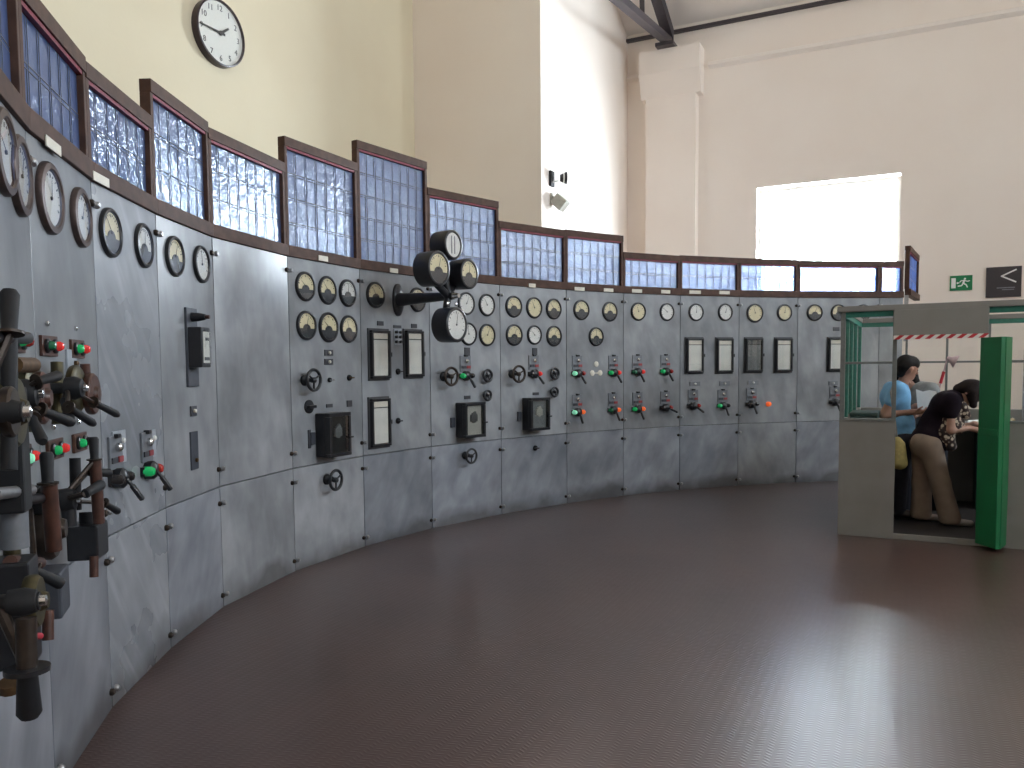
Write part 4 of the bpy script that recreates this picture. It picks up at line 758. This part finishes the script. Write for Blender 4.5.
def booth_things():
    t = thing('desk', 'dark desk along the rear of the booth with papers on it', 'desk', BP(.35, 1.76, .03))
    part('desk_top', MB().box(0, 2.2, 0, .56, .87, .91).mesh('desk_top', 'desk', bevel=.004), t)
    part('pedestal', MB().box(.85, 1.4, .05, .54, 0, .87).mesh('pedestal', 'darkteal', bevel=.004), t); part('side_panel', MB().box(0, .04, .05, .54, 0, .87).mesh('side_panel', 'desk'), t); part('side_panel', MB().box(2.16, 2.2, .05, .54, 0, .87).mesh('side_panel', 'desk'), t)
    t = thing('dark_infill', 'dark infill box for the shadowed area just inside the green door', 'cabinet', BP(1.17, .45, .03))  # added dark box, stands in for the shadow inside the door
    part('body', MB().box(0, .55, 0, .6, 0, .80).mesh('body', 'darkteal', bevel=.006), t); part('door', MB().box(.02, .53, -.014, 0, .03, .77).mesh('door', 'darkteal', bevel=.003), t); part('handle', MB().box(.06, .08, -.03, -.014, .45, .58).mesh('handle', 'steel'), t)
    tag(part('pedestal', MB().box(0, .22, 0, .42, 0, .95).mesh('pedestal', 'desk', bevel=.004), None, BP(.07, .45, .03)), 'narrow dark pedestal under the dark green case in the booth', 'pedestal')
    t = thing('storage_case', 'dark green case behind the booth sill left of the blue shirt', 'case', BP(.07, .45, .98))
    part('body', MB().box(-.01, .23, -.01, .43, 0, .10).mesh('body', 'darkteal', bevel=.008), t); part('lid', MB().box(-.014, .234, -.014, .434, .10, .14).mesh('lid', 'darkteal', bevel=.010), t)
    t = thing('desk_lamp', 'jointed desk lamp with red sleeve at the back of the booth', 'lamp', BP(.80, 2.12, .94))
    part('base', MB().lathe([(.07, 0), (.07, .02), (.02, .035), (0, .035)], 16).mesh('base', 'steel', True), t)
    part('arm', MB().tube([(0, 0, .03), (.05, 0, .38), (.11, 0, .68)], .008, 8).mesh('arm', 'pinkshade', True), t); part('sleeve', MB().tube([(.055, 0, .42), (.085, 0, .55)], .016, 8).mesh('sleeve', 'redpaint', True), t)
    part('lamp_head', MB().lathe([(.02, 0), (.03, .04), (.075, .10), (.07, .10), (0, .06)], 16).mesh('lamp_head', 'pinkshade', True), t, T((.11, 0, .70)) @ Matrix.Rotation(2.0, 4, 'Y'))
    t = thing('tall_locker', 'narrow grey upright panel seen behind the green door', 'cabinet', BP(1.62, 2.02, .94))
    part('body', MB().box(0, .16, 0, .14, 0, .78).mesh('body', 'greymetal', bevel=.004), t)
    for z in (.48, .70): part('button', cached('lkb', lambda: MB().cbox((.05, -.006, 0), (.03, .012, .02)).mesh('button', 'signwhite')), t, T((0, 0, z)))
    booth = [o for o in COL.objects if o.name == 'control_booth'][0]
    part('shelf', MB().box(D1 + .1, BW - .06, .07, .4, .98, 1.02).mesh('shelf', 'desk'), booth)
    tag(part('leaflet', MB().box(0, .13, 0, .2, 0, .012).mesh('leaflet', 'tan'), None, BP(1.27, .10, 1.025) @ Matrix.Rotation(-.55, 4, 'Y')), 'tan leaflet propped up behind the sill right of the green door', 'leaflet')
    tag(part('booklet', MB().box(0, .18, 0, .22, 0, .05).mesh('booklet', 'darkcover', bevel=.006), None, BP(1.43, .12, 1.021) @ Matrix.Rotation(.2, 4, 'Z')), 'dark booklet beside the tan leaflet right of the green door', 'booklet')
    tag(part('open_book', MB().prism([(-.2, 0), (0, .012), (.2, 0), (.2, .02), (0, .035), (-.2, .02)], 0, .28).mesh('open_book', 'paperwhite'), None, BP(1.32, 1.79, .942) @ Matrix.Rotation(math.pi / 2, 4, 'X') @ T((0, 0, -.28))), 'open white book on the desk in front of the leaning woman', 'book')
booth_things()
# ================================================================ PEOPLE (implicit surfaces, one mesh for each body)
def surface_nets(F, org, h):
    Sg = F < 0; c = [(i, j, k) for i in (0, 1) for j in (0, 1) for k in (0, 1)]; n = np.array(F.shape) - 1
    sub = lambda A, o: A[o[0]:o[0] + n[0], o[1]:o[1] + n[1], o[2]:o[2] + n[2]]
    cnt = sum(sub(Sg, o).astype(np.int8) for o in c); mask = (cnt > 0) & (cnt < 8)
    idx = -np.ones(n, int); idx[mask] = np.arange(mask.sum()); base = np.argwhere(mask).astype(float)
    acc = np.zeros_like(base); num = np.zeros(len(base))
    for a in c:
        for ax in range(3):
            if a[ax]: continue
            b = list(a); b[ax] = 1; fa, fb = sub(F, a)[mask], sub(F, b)[mask]; cr = (fa < 0) != (fb < 0)
            tt = np.where(cr, fa / np.where(cr, fa - fb, 1), 0); p = np.array(a, float) + np.outer(tt, np.eye(3)[ax]); acc[cr] += p[cr]; num[cr] += 1
    vs = (base + acc / num[:, None]) * h + org; fs = []
    for ax in range(3):
        o1, o2 = [k for k in range(3) if k != ax]
        sl = [slice(1, -1)] * 3; sl[ax] = slice(0, -1); s2 = list(sl); s2[ax] = slice(1, None)
        A, Bb = Sg[tuple(sl)], Sg[tuple(s2)]; e = np.argwhere(A != Bb); inside = A[A != Bb]
        off = np.ones(3, int); off[ax] = 0; e = e + off
        q = []
        for (d1, d2) in ((-1, -1), (0, -1), (0, 0), (-1, 0)):
            p = e.copy(); p[:, o1] += d1; p[:, o2] += d2; q.append(idx[p[:, 0], p[:, 1], p[:, 2]])
        q = np.stack(q, 1); flip = inside if ax != 1 else ~inside; q[~flip] = q[~flip][:, ::-1]; fs += q.tolist()
    return vs.tolist(), fs
def blob(name, prims, mat, h=.011, cut=None):
    """prims: (a, b, ra, rb, blend)"""
    pts = np.array([list(p[0]) for p in prims] + [list(p[1]) for p in prims]); rm = max(max(p[2], p[3]) for p in prims) + .05
    lo, hi = pts.min(0) - rm, pts.max(0) + rm; n = np.ceil((hi - lo) / h).astype(int) + 1
    ax = [lo[k] + h * np.arange(n[k]) for k in range(3)]; F = np.full(n, 1.0)
    for a, b, ra, rb, k in prims:
        a, b = np.array(a, float), np.array(b, float); r = max(ra, rb) + k + .03
        l, u = np.minimum(a, b) - r, np.maximum(a, b) + r
        s = [slice(max(0, int((l[q] - lo[q]) / h)), min(n[q], int((u[q] - lo[q]) / h) + 2)) for q in range(3)]
        X, Y, Z = np.meshgrid(ax[0][s[0]], ax[1][s[1]], ax[2][s[2]], indexing='ij'); P_ = np.stack([X, Y, Z], -1) - a; d = b - a; L = max(d @ d, 1e-9)
        tt = np.clip(P_ @ d / L, 0, 1); D = np.linalg.norm(P_ - tt[..., None] * d, axis=-1) - (ra + (rb - ra) * tt)
        G = F[tuple(s)]; hh = np.clip(.5 + .5 * (G - D) / k, 0, 1); F[tuple(s)] = G * (1 - hh) + D * hh - k * hh * (1 - hh)
    if cut is not None:
        X, Y, Z = np.meshgrid(*ax, indexing='ij'); F = np.maximum(F, cut(X, Y, Z))
    vs, fs = surface_nets(F, lo, h); me = bpy.data.meshes.new(name); me.from_pydata(vs, [], fs)
    bm = bmesh.new(); bm.from_mesh(me); bmesh.ops.recalc_face_normals(bm, faces=bm.faces)
    for f in bm.faces: f.smooth = True
    bm.to_mesh(me); bm.free(); me.materials.append(M[mat]); return me
def lerp(a, b, t): return a + (b - a) * t
def hand(prims, wrist, d, palm_n, curl=.6, s=1.0):
    """palm and five fingers; d: pointing direction, palm_n: out of the palm"""
    d = d.normalized(); n = (palm_n - d * palm_n.dot(d)).normalized(); sd = d.cross(n)
    k0 = wrist + d * .085 * s
    prims.append((wrist, k0 + sd * .012, .024 * s, .026 * s, .015)); prims.append((wrist, k0 - sd * .016, .024 * s, .024 * s, .015))
    for q, L in zip((-.030, -.010, .010, .029), (.062, .078, .074, .064)):
        a = k0 + sd * q * s; b = a + (d * math.cos(curl * .6) + n * math.sin(curl * .6)) * L * .5 * s; c = b + (d * math.cos(curl * 1.6) + n * math.sin(curl * 1.6)) * L * .5 * s
        prims.append((a, b, .0095 * s, .009 * s, .006)); prims.append((b, c, .009 * s, .0075 * s, .005))
    a = wrist + d * .025 * s + sd * .022 * s; b = a + (d * .6 + sd * .6 + n * .4).normalized() * .045 * s; c = b + (d * .8 + sd * .1 + n * .5).normalized() * .035 * s
    prims.append((a, b, .014 * s, .011 * s, .008)); prims.append((b, c, .011 * s, .0085 * s, .005))
def head(prims, c, up, fwd, s=1.0):
    """skull, jaw, nose, brow, ears, lips"""
    up = up.normalized(); fwd = (fwd - up * fwd.dot(up)).normalized(); sd = fwd.cross(up)
    prims.append((c + up * .035 * s - fwd * .02 * s, c + up * .03 * s + fwd * .015 * s, .082 * s, .078 * s, .02)); prims.append((c + up * .0 + fwd * .03 * s, c - up * .07 * s + fwd * .055 * s, .062 * s, .04 * s, .03))
    prims.append((c + up * .012 * s + fwd * .088 * s, c - up * .022 * s + fwd * .112 * s, .010 * s, .016 * s, .012))
    for q in (-1, 1):
        prims.append((c + sd * q * .080 * s + up * .012 * s, c + sd * q * .080 * s - up * .025 * s - fwd * .004 * s, .016 * s, .011 * s, .008)); prims.append((c + up * .028 * s + fwd * .088 * s + sd * q * .012 * s, c + up * .026 * s + fwd * .078 * s + sd * q * .048 * s, .009 * s, .009 * s, .01))
    prims.append((c - up * .052 * s + fwd * .088 * s - sd * .018 * s, c - up * .052 * s + fwd * .088 * s + sd * .018 * s, .009 * s, .009 * s, .008))
    return up, fwd, sd
UP = V((0, 0, 1))
def at_c(x, y, c): return on_plane(x, y, E2, c)
def face_bits(person, c, up, fwd, sd, s=1.0):
    for q in (-1, 1):
        p = c + up * .006 * s + fwd * .088 * s + sd * q * .031 * s
        part('eye', MB().lathe([(.0, -.011), (.009, -.006), (.011, 0), (.009, .006), (0, .011)], 10).mesh('eye', 'ink', True), person, T(p))
def build_man():
    c = 9.15; org = at_c(899, 517, c); org.z = .03
    L = lambda x, y, dc=0: at_c(x, y, c + dc) - org
    t = thing('person', 'person in light blue polo shirt and dark trousers, standing in the booth looking down', 'person', T(org))
    hc = L(907, 369); up = V((0, 0, 1)) + E1 * .22; fwd = E1 * .8 + E2 * .5 - UP * .35
    neck = L(901, 386); chest = L(895, 397); waist = L(899, 423); hip = L(901, 438)
    body = []; upv, fw, sd = head(body, hc, up, fwd)
    sh = E2 * 1.0 - E1 * .25; sh.normalize()
    S_n, S_f = L(893, 388) - sh * .17, L(895, 389) + sh * .17            # near and far shoulder
    body += [(neck - UP * .03, hc - UP * .03, .055, .05, .03), (chest - sh * .08, chest + sh * .08, .106, .106, .05), (chest, waist, .11, .108, .06), (waist - sh * .05, waist + sh * .05, .105, .105, .05), (hip - sh * .07, hip + sh * .07, .108, .108, .05), (S_n, S_f, .05, .05, .05)]
    E_n = L(884, 415, -.16); W_n = L(912, 412, -.10); E_f = L(899, 414, .28); W_f = L(916, 406, .25)
    for s_, e_, w_ in ((S_n, E_n, W_n), (S_f, E_f, W_f)):
        body += [(s_, e_, .052, .042, .03), (e_, w_, .041, .028, .02)]; hand(body, w_, E1 * 1 + E2 * .3, UP * .8 + E2 * .3, .7)
    H_n, H_f = hip - sh * .085 - UP * .02, hip + sh * .085 - UP * .02; legs = []
    for q, h_, kx, fx in ((-1, H_n, L(900, 476, -.08), L(899, 510, -.09)), (1, H_f, L(904, 476, .1), L(905, 510, .10))):
        fx.z = .07; legs.append((h_, kx, fx)); body += [(h_, kx, .085, .056, .04), (kx, fx, .056, .036, .03), (fx - UP * .025, fx + E1 * .16 - UP * .04, .034, .026, .02)]
    part('body', blob('body', body, 'skin', .009), t); face_bits(t, hc, upv, fw, sd)
    hr = [(hc + upv * .055 - fw * .03, hc + upv * .06 + fw * .03, .088, .078, .02), (hc + upv * .01 - fw * .05, hc - upv * .045 - fw * .055, .075, .05, .02)]
    part('hair', blob('hair', hr, 'hair', .009), t)
    sh_ = [(chest - sh * .08, chest + sh * .08, .122, .122, .05), (chest, waist, .126, .126, .06), (waist - sh * .05, waist + sh * .05, .122, .124, .05), (waist, hip + UP * .02, .124, .13, .05), (hip - sh * .06 + UP * .02, hip + sh * .06 + UP * .02, .124, .124, .04), (S_n, S_f, .066, .066, .05), (S_n, lerp(S_n, E_n, .5), .066, .062, .03), (S_f, lerp(S_f, E_f, .5), .066, .062, .03), (neck + UP * .0, neck - UP * .05, .066, .08, .03)]
    part('polo_shirt', blob('polo_shirt', sh_, 'blue', .011), t)
    tr_ = [(hip - sh * .07, hip + sh * .07, .118, .118, .04)]
    for h_, kx, fx in legs: tr_ += [(h_, kx, .10, .078, .05), (kx, fx, .078, .062, .03)]
    part('trousers', blob('trousers', tr_, 'navy', .011), t)
    for h_, kx, fx in legs: part('shoe', blob('shoe', [(V((fx.x, fx.y, .05)) - E1 * .04, V((fx.x, fx.y, .04)) + E1 * .16, .048, .038, .02)], 'darkshoe', .009, lambda X, Y, Z: .004 - Z), t)
    return org, L
def build_woman():
    c = 8.88; org = at_c(934, 521, c); org.z = .03
    L = lambda x, y, dc=0: at_c(x, y, c + dc) - org
    t = thing('person', 'person in black knit top and beige trousers bending over, beside the green door', 'person', T(org))
    hip = L(926, 443); chest = L(947, 406); neck = L(957, 396); hc = L(968, 393); sh = E2
    up = (hc - neck).normalized() + E1 * .6; fwd = E1 * .35 - UP * 1.0
    body = []; upv, fw, sd = head(body, hc, up, fwd, .95)
    S_n, S_f = L(950, 400) - sh * .15, L(950, 400) + sh * .15
    mid = lerp(hip, chest, .5)
    body += [(neck, hc - upv * .05, .05, .048, .03), (chest - sh * .07, chest + sh * .07, .115, .115, .05), (chest, mid, .12, .115, .06), (mid, hip, .115, .125, .05), (hip - sh * .08, hip + sh * .08, .13, .13, .05), (S_n, S_f, .055, .055, .05)]
    E_n = L(951, 430, -.17); W_n = L(969, 428, -.06); E_f = L(960, 428, .22); W_f = L(974, 424, .2)
    for s_, e_, w_ in ((S_n, E_n, W_n), (S_f, E_f, W_f)):
        body += [(s_, e_, .048, .038, .03), (e_, w_, .037, .026, .02)]; hand(body, w_, E1 * 1 - UP * .25, E2 * .4 - UP * .8, .6, .93)
    legs = []
    for dc, kx, fx, hx in ((-.09, L(940, 482, -.08), L(950, 513, -.08), hip - sh * .09 + E1 * .03), (.10, L(922, 482, .1), L(921, 512, .1), hip + sh * .08 - E1 * .02)):
        fx.z = .08; legs.append((hx, kx, fx)); body += [(hx, kx, .088, .056, .04), (kx, fx, .056, .034, .03), (fx - UP * .03, fx + E1 * .13 - UP * .05, .032, .024, .02)]
    part('body', blob('body', body, 'skin2', .009), t); face_bits(t, hc, upv, fw, sd, .95)
    hr = [(hc + upv * .05 - fw * .03, hc + upv * .045 + fw * .02, .092, .08, .02), (hc - fw * .05, hc - upv * .06 - fw * .045, .078, .06, .03), (hc + upv * .03 - sd * .06, hc + upv * .02 + fw * .12 - sd * .065, .05, .03, .03), (hc + upv * .03 + sd * .06, hc + upv * .02 + fw * .12 + sd * .065, .05, .03, .03)]
    part('hair', blob('hair', hr, 'hair2', .009), t)
    tp = [(chest - sh * .07, chest + sh * .07, .130, .130, .05), (chest, mid, .138, .138, .06), (mid, hip + UP * .01, .138, .142, .06), (hip - sh * .05 + UP * .03, hip + sh * .05 + UP * .03, .125, .125, .04), (S_n, S_f, .070, .070, .05), (L(931, 437, -.07), L(941, 443, -.07), .115, .085, .05), (L(931, 437, .07), L(941, 443, .07), .115, .085, .05), (neck, chest, .062, .09, .04), (S_n, lerp(S_n, E_n, .45), .068, .062, .03), (S_f, lerp(S_f, E_f, .45), .068, .062, .03)]
    part('knit_top', blob('knit_top', tp, 'blackcloth', .011), t)
    bl = [(L(950, 412, -.12), L(955, 426, -.12), .075, .06, .05), (L(955, 415, .05), L(958, 428, .05), .08, .06, .05), (L(944, 432, -.10), L(950, 446, -.10), .075, .05, .04), (L(946, 436, .06), L(951, 446, .06), .07, .05, .04), (L(950, 412, -.12), L(946, 436, -.1), .06, .06, .05), (L(962, 406, -.1), L(966, 415, -.08), .045, .04, .04)]
    part('floral_blouse', blob('floral_blouse', bl, 'floral', .011), t)
    tr_ = [(hip - sh * .075, hip + sh * .075, .138, .138, .04)]
    for h_, kx, fx in legs: tr_ += [(h_, kx, .108, .088, .05), (kx, fx - UP * .01, .088, .095, .03)]
    part('trousers', blob('trousers', tr_, 'beige', .011, lambda X, Y, Z: .025 - Z), t)
    for h_, kx, fx in legs: part('shoe', blob('shoe', [(V((fx.x, fx.y, .045)) - E1 * .03, V((fx.x, fx.y, .035)) + E1 * .17, .042, .030, .02)], 'shoe', .009, lambda X, Y, Z: .004 - Z), t)
def build_grey():
    c = 9.72; org = at_c(937, 507, c); org.z = .03
    L = lambda x, y, dc=0: at_c(x, y, c + dc) - org
    t = thing('person', 'person in grey shirt leaning over the desk behind the other two', 'person', T(org))
    hip = L(934, 436); chest = L(925, 400); neck = L(917, 388); hc = L(908, 381); sh = E2 * .9 - E1 * .3; sh.normalize()
    body = []; upv, fw, sd = head(body, hc, (hc - neck).normalized() + UP * .4, -E1 * .7 - UP * .6)
    S_n, S_f = L(927, 389) - sh * .12, L(919, 388) + sh * .16; mid = lerp(hip, chest, .5)
    body += [(neck, hc, .052, .05, .03), (chest - sh * .08, chest + sh * .08, .12, .12, .05), (chest, mid, .13, .125, .06), (mid, hip, .125, .12, .05), (hip - sh * .07, hip + sh * .07, .12, .12, .05), (S_n, S_f, .058, .058, .05)]
    for s_, e_, w_ in ((S_n, L(934, 412, -.12), L(921, 414, -.16)), (S_f, L(914, 412, .2), L(912, 410, .0))):
        body += [(s_, e_, .05, .04, .03), (e_, w_, .04, .027, .02)]; hand(body, w_, -E1 - UP * .2, UP * -.8, .7)
    legs = []
    for q in (-1, 1):
        h_ = hip + sh * .085 * q; kx = h_ - UP * .42 + E1 * .02; fx = V((h_.x, h_.y, .08)); legs.append((h_, kx, fx)); body += [(h_, kx, .085, .056, .04), (kx, fx, .056, .036, .03), (fx - UP * .03, fx - E1 * .15 - UP * .045, .034, .026, .02)]
    part('body', blob('body', body, 'skin2', .009), t); face_bits(t, hc, upv, fw, sd)
    part('hair', blob('hair', [(hc + upv * .05 - fw * .03, hc + upv * .05 + fw * .02, .086, .076, .02), (hc - fw * .05, hc - upv * .04 - fw * .05, .07, .05, .02)], 'hair', .009), t)
    part('shirt', blob('shirt', [(chest - sh * .08, chest + sh * .08, .137, .137, .05), (chest, mid, .147, .145, .06), (mid, hip, .145, .145, .05), (S_n, S_f, .074, .074, .05), (neck, chest, .068, .1, .04)], 'greycloth', .011), t)
    part('sleeve', blob('sleeve', [(S_n - UP * .01, lerp(S_n, L(934, 412, -.12), .55), .074, .07, .03)], 'greysleeve', .011), t); part('sleeve', blob('sleeve', [(S_f, lerp(S_f, L(914, 412, .2), .55), .072, .068, .03)], 'greysleeve', .011), t)
    tr_ = [(hip - sh * .07, hip + sh * .07, .128, .128, .04)]
    for h_, kx, fx in legs: tr_ += [(h_, kx, .1, .078, .05), (kx, fx, .078, .062, .03)]
    part('trousers', blob('trousers', tr_, 'navy', .011), t)
    for h_, kx, fx in legs: part('shoe', blob('shoe', [(V((fx.x, fx.y, .05)) + E1 * .04, V((fx.x, fx.y, .04)) - E1 * .16, .048, .038, .02)], 'darkshoe', .009, lambda X, Y, Z: .004 - Z), t)
build_man(); build_woman(); build_grey()
def carried():
    c = 8.78; o = at_c(899, 452, c); L = lambda x, y, dc=0: at_c(x, y, c + dc) - o
    t = thing('shoulder_bag', 'yellow cloth shoulder bag hanging at the hip of the blue-shirted person', 'bag', T(o))
    part('pouch', blob('pouch', [(L(897, 441), L(897, 462), .045, .065, .03), (L(901, 445), L(901, 463), .04, .06, .03)], 'yellow', .011), t)
    part('strap', MB().tube([L(897, 440), L(894, 415, -.02), L(891, 392, .0), L(895, 381, .1)], .012, 8).mesh('strap', 'boothgrey', True), t)
    p = at_c(927, 401, 9.32); m = frame(p, (E1 * .9 + UP * .15).normalized(), (UP * .9 - E1 * .1 + E2 * .3).normalized(), -E2)
    tag(part('paper_sheet', MB().prism([(-.09, -.12), (.09, -.12), (.09, .09), (.03, .11), (-.03, .10), (-.09, .13)], 0, .004).mesh('paper_sheet', 'paperwhite'), None, m), 'bright white paper held up by the grey-shirted person', 'paper')
carried()
